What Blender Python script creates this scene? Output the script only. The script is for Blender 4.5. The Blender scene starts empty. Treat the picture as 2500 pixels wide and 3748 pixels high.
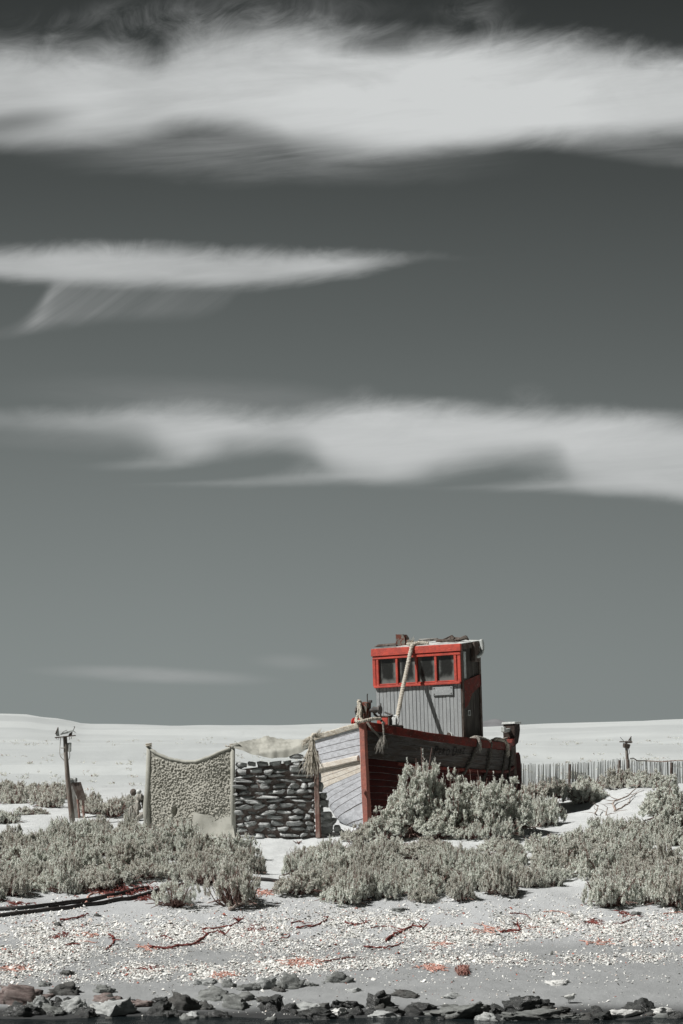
import bpy, bmesh, math, random
import numpy as np
from mathutils import Vector, Matrix, Euler
R = math.radians
C = bpy.context.scene.collection
SC = bpy.context.scene
random.seed(7)

# ------------------------------------------------------------------ camera
EYE = 4.0                       # metres above the water
FPX = 9720.0                    # focal length in pixels of the 2500 px wide photograph
HORIZON = 2794.0                # image row of eye level in that photograph
cam = bpy.data.cameras.new('camera')
cam.sensor_fit = 'VERTICAL'
cam.sensor_height = 36.0
cam.lens = FPX / 3748 * 36.0
cam.shift_y = (HORIZON - 1874.0) / 3748
cam.clip_start = 1.0
cam.clip_end = 20000
camo = bpy.data.objects.new('camera', cam)
C.objects.link(camo)
camo.location = (0, 0, EYE)
camo.rotation_euler = (R(90), 0, 0)
SC.camera = camo

# ------------------------------------------------------------------ light
SUN_AZ = 73.0                   # degrees from the camera-facing direction round to the left
SUN_EL = 50.0
sl = bpy.data.lights.new('sun', 'SUN')
sl.energy = 5.0
sl.angle = R(0.5)
sl.color = (1.0, 0.975, 0.95)
so = bpy.data.objects.new('sun', sl)
C.objects.link(so)
to_sun = Vector((-math.sin(R(SUN_AZ)) * math.cos(R(SUN_EL)), -math.cos(R(SUN_AZ)) * math.cos(R(SUN_EL)), math.sin(R(SUN_EL))))
so.rotation_euler = to_sun.to_track_quat('Z', 'Y').to_euler()
so.location = to_sun * 200
SC.view_settings.view_transform = 'Standard'
SC.view_settings.look = 'None'
SC.view_settings.gamma = 1
SC.view_settings.use_curve_mapping = False
SC.view_settings.exposure = 0.10
SC.render.film_transparent = False
SC.cycles.max_bounces = 6
SC.cycles.diffuse_bounces = 3

# ------------------------------------------------------------------ node helper
class NT:
    def __init__(self, tree):
        self.t = tree; self.n = tree.nodes; self.l = tree.links
    def new(self, typ, **kw):
        nd = self.n.new(typ)
        for k, v in kw.items(): setattr(nd, k, v)
        return nd
    def put(self, sock, v):
        if isinstance(v, bpy.types.NodeSocket): self.l.new(v, sock)
        elif v is not None: sock.default_value = v
    def m(self, op, a, b=None, c=None, clamp=False):
        nd = self.new('ShaderNodeMath', operation=op, use_clamp=clamp)
        for i, v in enumerate((a, b, c)):
            if v is not None: self.put(nd.inputs[i], v)
        return nd.outputs[0]
    def xyz(self, x, y, z=0.0):
        nd = self.new('ShaderNodeCombineXYZ')
        for i, v in enumerate((x, y, z)): self.put(nd.inputs[i], v)
        return nd.outputs[0]
    def sep(self, v):
        nd = self.new('ShaderNodeSeparateXYZ'); self.put(nd.inputs[0], v)
        return nd.outputs
    def vmul(self, v, s):
        nd = self.new('ShaderNodeVectorMath', operation='MULTIPLY'); self.put(nd.inputs[0], v); nd.inputs[1].default_value = s
        return nd.outputs[0]
    def noise(self, v, scale, detail=4, rough=.55, dist=0.0):
        nd = self.new('ShaderNodeTexNoise'); self.put(nd.inputs['Vector'], v)
        nd.inputs['Scale'].default_value = scale; nd.inputs['Detail'].default_value = detail
        nd.inputs['Roughness'].default_value = rough; nd.inputs['Distortion'].default_value = dist
        return nd.outputs['Fac']
    def smooth(self, v, a, b, lo=0.0, hi=1.0):
        nd = self.new('ShaderNodeMapRange', interpolation_type='SMOOTHSTEP')
        self.put(nd.inputs['Value'], v)
        for i, q in zip((1, 2, 3, 4), (a, b, lo, hi)): self.put(nd.inputs[i], q)
        return nd.outputs[0]
    def lin(self, v, a, b, lo=0.0, hi=1.0):
        nd = self.new('ShaderNodeMapRange'); self.put(nd.inputs['Value'], v)
        for i, q in zip((1, 2, 3, 4), (a, b, lo, hi)): self.put(nd.inputs[i], q)
        return nd.outputs[0]
    def curve(self, v, pts):
        """piecewise smooth function through (x, y) points, x and y both brought into 0..1"""
        nd = self.new('ShaderNodeFloatCurve'); self.put(nd.inputs['Value'], v)
        cu = nd.mapping.curves[0]
        while len(cu.points) < len(pts): cu.points.new(0.5, 0.5)
        for p, (x, y) in zip(cu.points, pts): p.location = (x, y); p.handle_type = 'AUTO'
        nd.mapping.update()
        return nd.outputs[0]
    def mix(self, f, a, b):
        nd = self.new('ShaderNodeMix', data_type='RGBA'); self.put(nd.inputs['Factor'], f)
        self.put(nd.inputs['A'] if False else nd.inputs[6], a); self.put(nd.inputs[7], b)
        return nd.outputs[2]
    def ramp(self, v, stops):
        nd = self.new('ShaderNodeValToRGB'); self.put(nd.inputs[0], v)
        e = nd.color_ramp.elements
        while len(e) < len(stops): e.new(0.5)
        for q, (p, c) in zip(e, stops):
            q.position = p; q.color = (c, c, c, 1) if not isinstance(c, tuple) else (*c, 1)
        return nd.outputs[0]

# ------------------------------------------------------------------ sky: grey graded daylight with banks of cirrus
rgb_ = lambda l: (l * .975, l * 1.0, l * .995, 1.0)
W = bpy.data.worlds.new('World'); SC.world = W; W.use_nodes = True
def build_world():
    t = NT(W.node_tree); t.n.clear()
    out = t.new('ShaderNodeOutputWorld'); bg = t.new('ShaderNodeBackground')
    t.l.new(bg.outputs[0], out.inputs[0])
    sky = t.new('ShaderNodeTexSky', sky_type='NISHITA', sun_disc=False)
    sky.sun_elevation = R(SUN_EL); sky.sun_rotation = R(180 + SUN_AZ)
    bw = t.new('ShaderNodeRGBToBW'); t.l.new(sky.outputs[0], bw.inputs[0])
    g = t.new('ShaderNodeTexCoord').outputs['Generated']
    x, y, z = t.sep(g)
    ya = t.m('MAXIMUM', y, 0.05)
    u = t.m('ADD', t.m('MULTIPLY', t.m('DIVIDE', x, ya), FPX / 2500), 0.5)          # bearing, 0..1 across the view
    v = t.m('DIVIDE', t.m('SUBTRACT', HORIZON, t.m('MULTIPLY', t.m('DIVIDE', z, ya), FPX)), 3748)  # height, 0 high .. .745 horizon
    # clear sky: darkens with height as through a red filter
    e = t.m('MULTIPLY', z, 3.0, clamp=True)
    grey = t.ramp(e, [(0.0, .305), (.06, .268), (.30, .190), (.48, .130), (.64, .082), (.75, .062), (.84, .043), (1.0, .030)])
    nz = t.m('POWER', t.m('DIVIDE', bw.outputs[0], NISH), .25)
    side = t.lin(u, .25, 1.0, 1.03, .93)
    clear = t.m('MULTIPLY', t.m('MULTIPLY', grey, nz), side)
    uc = t.m('MINIMUM', t.m('MAXIMUM', u, 0.0), 1.0)
    P = lambda pts, s: [(a / 2500, b / s) for a, b in pts]
    # drawn out streaky noise for the wisps
    warp = t.m('SUBTRACT', t.noise(t.xyz(u, t.m('MULTIPLY', v, 2.2)), 3.2, 3), .5)
    wv = t.xyz(t.m('ADD', u, t.m('MULTIPLY', warp, .10)), t.m('ADD', t.m('MULTIPLY', v, 5.0), t.m('MULTIPLY', u, .35)))
    n1 = t.m('SUBTRACT', t.noise(wv, 4.5, 7, .60, .6), .5)
    n2 = t.m('SUBTRACT', t.noise(t.xyz(t.m('ADD', u, t.m('MULTIPLY', v, .9)), t.m('MULTIPLY', v, 1.9)), 11.0, 7, .66, 1.1), .5)
    n3 = t.m('SUBTRACT', t.noise(t.xyz(t.m('ADD', u, t.m('MULTIPLY', v, -1.6)), t.m('MULTIPLY', v, 9.0)), 7.0, 6, .6, .8), .5)
    V = t.m('MULTIPLY', v, 3748.0)
    def band(top, bot, st, sb, a1, a2, a3, amp_top=1.0):
        tp = t.m('MULTIPLY', t.curve(uc, P(top, 2500)), 2500.0)
        bt = t.m('MULTIPLY', t.curve(uc, P(bot, 2500)), 2500.0)
        wig = t.m('ADD', t.m('MULTIPLY', n1, a1), t.m('MULTIPLY', n2, a2))
        Vt = t.m('ADD', V, t.m('MULTIPLY', wig, amp_top))
        Vb = t.m('ADD', V, t.m('ADD', t.m('MULTIPLY', n1, a3), t.m('MULTIPLY', n2, a3 * .15)))
        a = t.smooth(t.m('SUBTRACT', Vt, tp), -st * .35, st)
        b = t.smooth(t.m('SUBTRACT', bt, Vb), -sb * .25, sb)
        return t.m('MULTIPLY', a, b), tp, bt
    def blob(cx, cy, rx, ry, soft=1.0, tilt=0.0):
        dx = t.m('DIVIDE', t.m('SUBTRACT', t.m('MULTIPLY', u, 2500.0), cx), rx)
        dy = t.m('DIVIDE', t.m('SUBTRACT', t.m('ADD', V, t.m('ADD', t.m('MULTIPLY', n1, ry * 1.1), t.m('MULTIPLY', t.m('SUBTRACT', t.m('MULTIPLY', u, 2500.0), cx), tilt))), cy), ry)
        d = t.m('SQRT', t.m('ADD', t.m('MULTIPLY', dx, dx), t.m('MULTIPLY', dy, dy)))
        return t.smooth(d, 1.0 + .5 * soft, 1.0 - .7 * soft)
    inv = lambda q, k=1.0: t.m('SUBTRACT', 1.0, t.m('MULTIPLY', q, k))
    mul = lambda *q: __import__('functools').reduce(lambda a, b: t.m('MULTIPLY', a, b), q)
    layers = []
    # highest bank
    def leftof(pts, soft, w1=60, w2=40):
        """1 to the right of a boundary whose column is given per row"""
        xl = t.m('MULTIPLY', t.curve(v, [(b_ / 3748, a_ / 2500) for a_, b_ in sorted(pts, key=lambda q: q[1])]), 2500.0)
        xx = t.m('ADD', t.m('MULTIPLY', u, 2500.0), t.m('ADD', t.m('MULTIPLY', n1, w1), t.m('MULTIPLY', n2, w2)))
        return t.smooth(t.m('SUBTRACT', xx, xl), -soft * .4, soft)
    fibre = t.noise(t.xyz(t.m('ADD', t.m('MULTIPLY', u, 1.6), t.m('MULTIPLY', v, 1.3)), t.m('ADD', t.m('MULTIPLY', v, 26.0), t.m('MULTIPLY', u, 1.5))), 2.2, 7, .62, .5)
    fb = t.m('SUBTRACT', fibre, .5)
    d, tp, bt = band([(0, 140), (220, 145), (440, 140), (560, 165), (700, 95), (900, 75), (1100, 70), (1300, 110), (1480, 120), (1600, 110), (1900, 120), (2200, 130), (2350, 150), (2500, 175)],
                     [(0, 555), (250, 548), (500, 530), (640, 500), (800, 500), (1000, 530), (1120, 580), (1300, 592), (1600, 578), (1900, 555), (2200, 535), (2500, 510)], 135, 100, 110, 110, 90)
    core = t.m('ADD', .74, t.m('MULTIPLY', n1, .40))
    core = t.m('ADD', core, t.m('MULTIPLY', blob(1650, 390, 850, 200, 1.3), .32))
    core = t.m('ADD', core, t.m('MULTIPLY', blob(300, 330, 150, 120, 1.3), .14))
    core = t.m('ADD', core, t.m('MULTIPLY', fb, .30))
    core = t.m('SUBTRACT', core, t.m('MULTIPLY', blob(1380, 170, 260, 40, 1.2, -.02), .20))
    low = t.m('SUBTRACT', 1.0, t.m('MULTIPLY', t.m('SUBTRACT', 1.0, leftof([(900, 0), (900, 300), (940, 420), (1060, 480), (1150, 540), (1050, 590), (900, 640), (900, 3748)], 330)), t.m('MULTIPLY', t.smooth(V, 440, 540), t.m('MULTIPLY', t.smooth(u, .20, .46), .62))))
    c1 = mul(d, core, low, inv(blob(10, 458, 230, 44, 1.3, .14), .62))
    veil = mul(blob(960, 560, 640, 85, 1.3, -.03), .46, t.m('ADD', .8, t.m('MULTIPLY', fb, 2.4), clamp=True))
    veil2 = mul(blob(2450, 555, 380, 42, 1.2, -.08), .34, t.m('ADD', .8, t.m('MULTIPLY', fb, 2.0), clamp=True))
    tops = mul(blob(1740, 45, 130, 50, 1.3), .26, t.m('ADD', .25, t.m('MULTIPLY', n2, 3.5), clamp=True))
    tops2 = mul(blob(760, 62, 560, 70, 1.3, .04), .42, t.m('ADD', .30, t.m('MULTIPLY', n2, 3.0), clamp=True))
    layers += [(veil, .38), (c1, .63), (veil2, .40), (tops, .35), (tops2, .36)]
    # middle streak
    d, tp, bt = band([(0, 898), (300, 890), (600, 892), (800, 905), (1100, 905), (1250, 922), (1450, 932), (1560, 936), (1700, 948), (2500, 960)],
                     [(0, 1030), (150, 1045), (300, 1055), (600, 1060), (800, 1062), (1000, 1046), (1200, 1034), (1400, 992), (1560, 950), (1700, 942), (2500, 900)], 66, 62, 45, 60, 80)
    c2 = mul(d, t.m('ADD', .90, t.m('ADD', t.m('MULTIPLY', n1, .5), t.m('MULTIPLY', fb, .35))))
    fall = t.curve(uc, P([(0, 1235), (200, 1205), (500, 1180), (800, 1150), (900, 1060), (1000, 1000), (2500, 900)], 2500))
    fallV = t.m('MULTIPLY', fall, 2500.0)
    fib = t.noise(t.xyz(t.m('ADD', t.m('MULTIPLY', u, 9.0), t.m('MULTIPLY', t.m('MULTIPLY', v, v), 30.0)), t.m('MULTIPLY', v, 1.2)), 2.6, 6, .62, .4)
    lw = t.curve(uc, P([(0, 1210), (60, 1185), (110, 1140), (150, 1085), (180, 1030), (230, 960), (2500, 900)], 2500))
    inside = t.smooth(t.m('SUBTRACT', V, t.m('MULTIPLY', t.m('ADD', lw, t.m('MULTIPLY', n1, .012)), 2500.0)), -25, 70)
    dl = t.m('SUBTRACT', V, t.m('MULTIPLY', t.m('ADD', lw, t.m('MULTIPLY', n1, .012)), 2500.0))
    edge = t.m('ADD', 1.0, t.m('MULTIPLY', mul(t.smooth(dl, -30, 50), t.smooth(dl, 190, 50), t.smooth(u, .13, .04)), 1.1))
    v2 = mul(edge, t.smooth(V, 950, 1040), t.smooth(t.m('SUBTRACT', t.m('ADD', fallV, t.m('MULTIPLY', n1, 50)), V), -14, 50), inside, t.lin(u, .04, .36, .40, .10), t.lin(fib, .3, .7, .45, 1.25))
    layers += [(v2, .36), (c2, .50)]
    # lower bank with swept hooks
    d, tp, bt = band([(0, 1500), (200, 1498), (480, 1480), (800, 1478), (1000, 1500), (1300, 1462), (1600, 1462), (1900, 1478), (2200, 1490), (2350, 1500), (2500, 1520)],
                     [(0, 1582), (300, 1608), (520, 1628), (660, 1688), (780, 1672), (900, 1662), (1100, 1662), (1230, 1740), (1500, 1770), (1620, 1752), (1750, 1726), (1900, 1708), (2030, 1712), (2130, 1790), (2300, 1818), (2500, 1838)], 85, 120, 46, 60, 80)
    hk = []
    for lim, botm, lft, right in (
        ((300, 1590), [(0, 1706), (250, 1708), (420, 1722), (600, 1722), (750, 1700), (2500, 1700)], [(420, 0), (420, 1560), (500, 1600), (570, 1630), (570, 1655), (500, 1685), (330, 1703), (260, 1720), (260, 3748)], (700, 860)),
        ((600, 1640), [(0, 1775), (500, 1780), (900, 1782), (1300, 1776), (1500, 1770), (2500, 1770)], [(1000, 0), (1000, 1600), (1090, 1650), (1180, 1685), (1150, 1715), (1020, 1740), (800, 1760), (560, 1775), (560, 3748)], (1420, 1620)),
        ((1600, 1690), [(0, 1790), (1500, 1794), (1900, 1800), (2500, 1840)], [(1900, 0), (1900, 1650), (1980, 1700), (2020, 1725), (1980, 1750), (1820, 1772), (1600, 1788), (1600, 3748)], (2500, 2900))):
        bl = t.m('MULTIPLY', t.curve(uc, P(botm, 2500)), 2500.0)
        q = mul(t.smooth(t.m('SUBTRACT', bl, t.m('ADD', V, t.m('ADD', t.m('MULTIPLY', n1, 40), t.m('MULTIPLY', fb, 30)))), -12, 66), t.smooth(V, lim[1] - 40, lim[1] + 40), leftof(lft, 400, 260, 160), t.smooth(u, right[1] / 2500, right[0] / 2500))
        hk.append(q)
    for q in hk: d = t.m('SUBTRACT', t.m('ADD', d, q), t.m('MULTIPLY', d, q))
    core3 = t.m('ADD', .80, t.m('ADD', t.m('MULTIPLY', n1, .36), t.m('MULTIPLY', fb, .36)))
    core3 = t.m('ADD', core3, t.m('MULTIPLY', blob(1500, 1600, 900, 120, 1.3), .16))
    c3 = mul(d, core3, t.lin(u, 0.0, .3, .78, 1.0))
    v3 = mul(blob(800, 1455, 560, 55, 1.2, -.045), .26, t.m('ADD', .8, n3, clamp=True))
    v3b = mul(blob(1330, 1440, 60, 30, 1.2), .22, t.m('ADD', .5, t.m('MULTIPLY', n2, 3.0), clamp=True))
    v3c = mul(blob(1940, 1440, 70, 34, 1.2), .24, t.m('ADD', .5, t.m('MULTIPLY', n2, 3.0), clamp=True))
    layers += [(v3, .34), (mul(blob(250, 1620, 420, 28, 1.3, -.05), .12), .36), (v3b, .36), (v3c, .36), (c3, .565)]
    # faint small streaks low down
    layers += [(mul(blob(560, 2470, 330, 26, 1.1, -.035), .55, t.m('ADD', .95, n3, clamp=True)), .40), (mul(blob(1060, 2420, 110, 26, 1.2, -.06), .22), .38)]
    front = t.smooth(y, .1, .4)
    def tinted(q, r_, g_, b_):
        nd = t.new('ShaderNodeCombineColor'); t.put(nd.inputs[0], t.m('MULTIPLY', q, r_)); t.put(nd.inputs[1], t.m('MULTIPLY', q, g_)); t.put(nd.inputs[2], t.m('MULTIPLY', q, b_)); return nd.outputs[0]
    col = tinted(clear, .90, 1.0, .98)
    for dens, lum in layers:
        f = t.m('MULTIPLY', t.m('MULTIPLY', dens, front), 1.0, clamp=True)
        col = t.mix(f, col, rgb_(lum))
    sc = t.new('ShaderNodeVectorMath', operation='SCALE'); t.l.new(col, sc.inputs[0]); sc.inputs['Scale'].default_value = 9.33
    t.l.new(sc.outputs[0], bg.inputs[0])
    bg.inputs[1].default_value = 0.1
NISH = 5.0
build_world()

# ------------------------------------------------------------------ numpy noise
_rng = np.random.default_rng(11)
_TAB = _rng.random(4096)
def _hash(i, j, k, s):
    h = (i * 374761393 + j * 668265263 + k * 2147483647 + s * 1274126177) & 0xffffffff
    h = ((h ^ (h >> 13)) * 1274126177) & 0xffffffff
    return _TAB[(h ^ (h >> 16)) & 4095]
def vnoise(x, y, z=0.0, s=0):
    """smooth value noise in -1..1"""
    x, y, z = np.broadcast_arrays(np.asarray(x, float), np.asarray(y, float), np.asarray(z, float))
    i, j, k = np.floor(x).astype(np.int64), np.floor(y).astype(np.int64), np.floor(z).astype(np.int64)
    fx, fy, fz = x - i, y - j, z - k
    fx, fy, fz = fx * fx * (3 - 2 * fx), fy * fy * (3 - 2 * fy), fz * fz * (3 - 2 * fz)
    r = 0
    for a in (0, 1):
        for b in (0, 1):
            for c in (0, 1):
                w = (fx if a else 1 - fx) * (fy if b else 1 - fy) * (fz if c else 1 - fz)
                r = r + w * _hash(i + a, j + b, k + c, s)
    return r * 2 - 1
def fbm(x, y, z=0.0, oct=4, s=0, gain=.5):
    r, a, f = 0, 1.0, 1.0
    for o in range(oct):
        r = r + a * vnoise(np.asarray(x) * f, np.asarray(y) * f, np.asarray(z) * f, s + o * 17); a *= gain; f *= 2.03
    return r

# ------------------------------------------------------------------ terrain height
_PY = np.array([20, 34, 38, 40.5, 42, 43, 44, 46, 48, 50, 52, 56, 60, 66, 75, 100, 130, 200, 300, 330, 420, 1000, 3000, 9000], float)
_PZ = np.array([-3, -1.2, -.55, -.18, .02, .20, .37, .70, 1.02, 1.33, 1.62, 2.10, 2.50, 2.88, 3.02, 3.20, 3.75, 5.7, 8.2, 8.3, 6.5, 5, 4, 3.5], float)
_CX = np.array([-400, 0, 110, 170, 240, 285, 400, 600, 1000, 1400, 1800, 1950, 2100, 2300, 2500, 2900], float)
_CY = np.array([2618, 2621, 2624, 2634, 2637, 2650, 2652, 2655, 2660, 2662, 2660, 2652, 2648, 2640, 2632, 2625], float)
def _smoothstep(q): q = np.clip(q, 0, 1); return q * q * (3 - 2 * q)
def _pchip(xs, ys, x):
    h = np.diff(xs); d = np.diff(ys) / h; m = np.zeros_like(xs)
    m[1:-1] = np.where(d[:-1] * d[1:] > 0, 2 * d[:-1] * d[1:] / (d[:-1] + d[1:] + 1e-12), 0); m[0] = d[0]; m[-1] = d[-1]
    x = np.clip(x, xs[0], xs[-1]); i = np.clip(np.searchsorted(xs, x) - 1, 0, len(xs) - 2)
    t = (x - xs[i]) / h[i]
    return (2 * t**3 - 3 * t**2 + 1) * ys[i] + (t**3 - 2 * t**2 + t) * h[i] * m[i] + (-2 * t**3 + 3 * t**2) * ys[i + 1] + (t**3 - t**2) * h[i] * m[i + 1]
def H(X, Y):
    X, Y = np.broadcast_arrays(np.asarray(X, float), np.asarray(Y, float))
    z = _pchip(_PY, _PZ, Y)
    px = 1250 + FPX * X / np.maximum(Y, 30)
    crest = (HORIZON - _pchip(_CX, _CY, px)) / FPX * 300 + EYE
    z = z + (crest - 8.2) * _smoothstep((Y - 110) / 190) * _smoothstep((900 - Y) / 500)
    bump = lambda cx, cy, sx, sy, h: h * np.exp(-((X - cx) / sx) ** 2 - ((Y - cy) / sy) ** 2)
    z = z + bump(8.0, 66.0, 2.6, 5.5, .62) + bump(2.6, 58.2, 1.9, 1.1, .26) + bump(-6.2, 62.6, 2.0, 1.6, .10)
    z = z + bump(-1.2, 55.5, 1.3, 3.0, -.10) + bump(-4.3, 55.0, 2.2, 1.6, .12)
    near = _smoothstep((Y - 44) / 8)
    z = z + near * .055 * fbm(X * .55, Y * .55, 0, 3, 3) * _smoothstep((400 - Y) / 300)
    z = z + .018 * fbm(X * 2.1, Y * 2.1, 0, 3, 9) * _smoothstep((90 - Y) / 20) * (.35 + .65 * near)
    far = _smoothstep((Y - 85) / 60)
    z = z + far * (.55 * fbm(X * .016, Y * .03, 0, 3, 21) + .16 * fbm(X * .07, Y * .16, 0, 3, 31)) * _smoothstep((700 - Y) / 300)
    return z
def G(px, py, y0=38.0, y1=140.0):
    """where the sight line of a photograph point meets the ground"""
    for step in (.5, .02):
        Y = np.arange(y0, y1, step); X = (px - 1250) / FPX * Y
        hit = np.nonzero(H(X, Y) >= EYE - (py - HORIZON) / FPX * Y)[0]
        i = hit[0] if len(hit) else len(Y) - 1
        y0, y1 = Y[i] - .6, Y[i] + .1
    return float(X[i]), float(Y[i]), float(H(X[i], Y[i]))
def PT(px, py, Y):
    return Vector(((px - 1250) / FPX * Y, Y, EYE - (py - HORIZON) / FPX * Y))

# ------------------------------------------------------------------ materials
MATS = {}
def material(name, fn):
    m_ = bpy.data.materials.new(name); m_.use_nodes = True
    t = NT(m_.node_tree); t.n.clear()
    out = t.new('ShaderNodeOutputMaterial'); b = t.new('ShaderNodeBsdfPrincipled'); t.l.new(b.outputs[0], out.inputs[0])
    b.inputs['Specular IOR Level'].default_value = .25
    fn(t, b, out)
    MATS[name] = m_
    return m_
def bump(t, b, h, strength=.3, dist=.02):
    nd = t.new('ShaderNodeBump'); t.put(nd.inputs['Height'], h); nd.inputs['Strength'].default_value = strength; nd.inputs['Distance'].default_value = dist
    t.l.new(nd.outputs[0], b.inputs['Normal'])
def rgb(*c): return (*c, 1.0)
def worn(name, c1, c2, scale=6.0, lo=.42, hi=.58, rough=.85, bstr=.35, bscale=40, stretch=(1, 1, 1), c3=None, lo3=.60, hi3=.66, scale3=22, spec=.2, var=.25):
    """paint or wood with patches of a second colour, specks of a third and a rough surface"""
    def fn(t, b, out):
        oc = t.vmul(t.new('ShaderNodeTexCoord').outputs['Object'], stretch)
        n = t.noise(oc, scale, 6, .62)
        col = t.mix(t.smooth(n, lo, hi), rgb(*c1), rgb(*c2))
        if c3 is not None: col = t.mix(t.smooth(t.noise(oc, scale3, 5, .65), lo3, hi3), col, rgb(*c3))
        v = t.lin(t.noise(oc, bscale * .6, 4, .6), .25, .75, 1 - var, 1 + var)
        hs = t.new('ShaderNodeHueSaturation'); t.put(hs.inputs['Value'], v); t.put(hs.inputs['Color'], col)
        t.l.new(hs.outputs[0], b.inputs['Base Color'])
        b.inputs['Roughness'].default_value = rough; b.inputs['Specular IOR Level'].default_value = spec
        bump(t, b, t.noise(oc, bscale, 5, .65), bstr, .015)
    return material(name, fn)

def sand_fn(t, b, out):
    g = t.new('ShaderNodeNewGeometry').outputs['Position']
    x, y, z = t.sep(g)
    big = t.noise(g, .35, 4); mid = t.noise(g, 2.2, 5); fine = t.noise(g, 26.0, 4, .7); grit = t.noise(g, 95.0, 2, .8)
    dry = t.mix(t.smooth(mid, .3, .7), rgb(.505, .524, .522), rgb(.565, .586, .580))
    dry = t.mix(t.smooth(fine, .55, .75, 0, .4), dry, rgb(.46, .46, .455))
    dry = t.mix(t.smooth(grit, .66, .74, 0, .55), dry, rgb(.75, .75, .72))
    # drift bands on the far dunes
    drift = t.noise(t.vmul(g, (.035, .060, .5)), 1.0, 5, .6)
    dune = t.mix(t.smooth(drift, .34, .70), rgb(.425, .450, .446), rgb(.510, .538, .530))
    scrub = t.noise(t.vmul(g, (.35, .20, 1)), 1.0, 3, .7)
    dune = t.mix(t.smooth(scrub, .60, .74, 0, .05), dune, rgb(.30, .31, .28))
    dry = t.mix(t.smooth(y, 66, 110), dry, dune)
    # damp sand by the water
    wet = t.m('ADD', z, t.m('MULTIPLY', t.m('SUBTRACT', big, .5), .22))
    damp = t.mix(t.smooth(mid, .35, .7), rgb(.262, .272, .272), rgb(.305, .316, .316))
    damp = t.mix(t.smooth(grit, .64, .72, 0, .5), damp, rgb(.5, .5, .48))
    col = t.mix(t.smooth(wet, .72, 1.0), damp, t.mix(t.smooth(y, 50, 53), t.mix(.58, dry, rgb(.345, .356, .364)), dry))
    col = t.mix(t.smooth(wet, .02, .16), rgb(.05, .052, .052), col)
    t.l.new(col, b.inputs['Base Color'])
    b.inputs['Roughness'].default_value = .95; b.inputs['Specular IOR Level'].default_value = .1
    h = t.m('ADD', t.m('MULTIPLY', t.noise(g, 7.0, 5, .65), 1.0), t.m('MULTIPLY', t.noise(g, 40.0, 3, .7), .45))
    bump(t, b, h, .55, .05)
M_SAND = material('sand', sand_fn)

def water_fn(t, b, out):
    g = t.new('ShaderNodeNewGeometry').outputs['Position']
    b.inputs['Base Color'].default_value = rgb(.010, .014, .015)
    b.inputs['Roughness'].default_value = .10
    b.inputs['IOR'].default_value = 1.33; b.inputs['Specular IOR Level'].default_value = .22
    h = t.m('ADD', t.noise(t.vmul(g, (1, 1.6, 1)), 3.0, 5, .6), t.m('MULTIPLY', t.noise(g, 14.0, 3, .6), .35))
    bump(t, b, h, 1.0, .12)
M_WATER = material('sea_water', water_fn)
M_HILL = worn('hazy_rock', (.17, .175, .18), (.21, .215, .22), scale=.02, bscale=.05, rough=1, bstr=.2)

def leaf_mat(name, a, b_, dark, transl=.34):
    def fn(t, b, out):
        ge = t.new('ShaderNodeNewGeometry')
        rnd = ge.outputs['Random Per Island']
        oc = t.new('ShaderNodeTexCoord').outputs['Object']
        n = t.noise(oc, 4.5, 4, .6)
        col = t.mix(rnd, rgb(*a), rgb(*b_))
        col = t.mix(t.smooth(n, .52, .72, 0, .55), col, rgb(*dark))
        col = t.mix(t.smooth(rnd, .925, .935), col, rgb(.30, .18, .15))                # dead leaves
        t.l.new(col, b.inputs['Base Color'])
        b.inputs['Roughness'].default_value = .8; b.inputs['Specular IOR Level'].default_value = .15
        tr = t.new('ShaderNodeBsdfTranslucent'); t.l.new(col, tr.inputs[0])
        ms = t.new('ShaderNodeMixShader'); ms.inputs[0].default_value = transl
        t.l.new(b.outputs[0], ms.inputs[1]); t.l.new(tr.outputs[0], ms.inputs[2]); t.l.new(ms.outputs[0], out.inputs[0])
    return material(name, fn)
M_LEAF = leaf_mat('pale_leaves', (.74, .765, .705), (.90, .925, .86), (.58, .57, .51))
M_LEAF2 = leaf_mat('brownish_leaves', (.62, .63, .57), (.84, .845, .78), (.48, .44, .385))
M_TWIG = worn('twig_bark', (.15, .085, .072), (.24, .165, .145), scale=9, rough=.9)
M_DRIFT = worn('bleached_wood', (.45, .41, .37), (.27, .20, .17), scale=14, rough=.9, stretch=(1, 1, 1))

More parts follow.
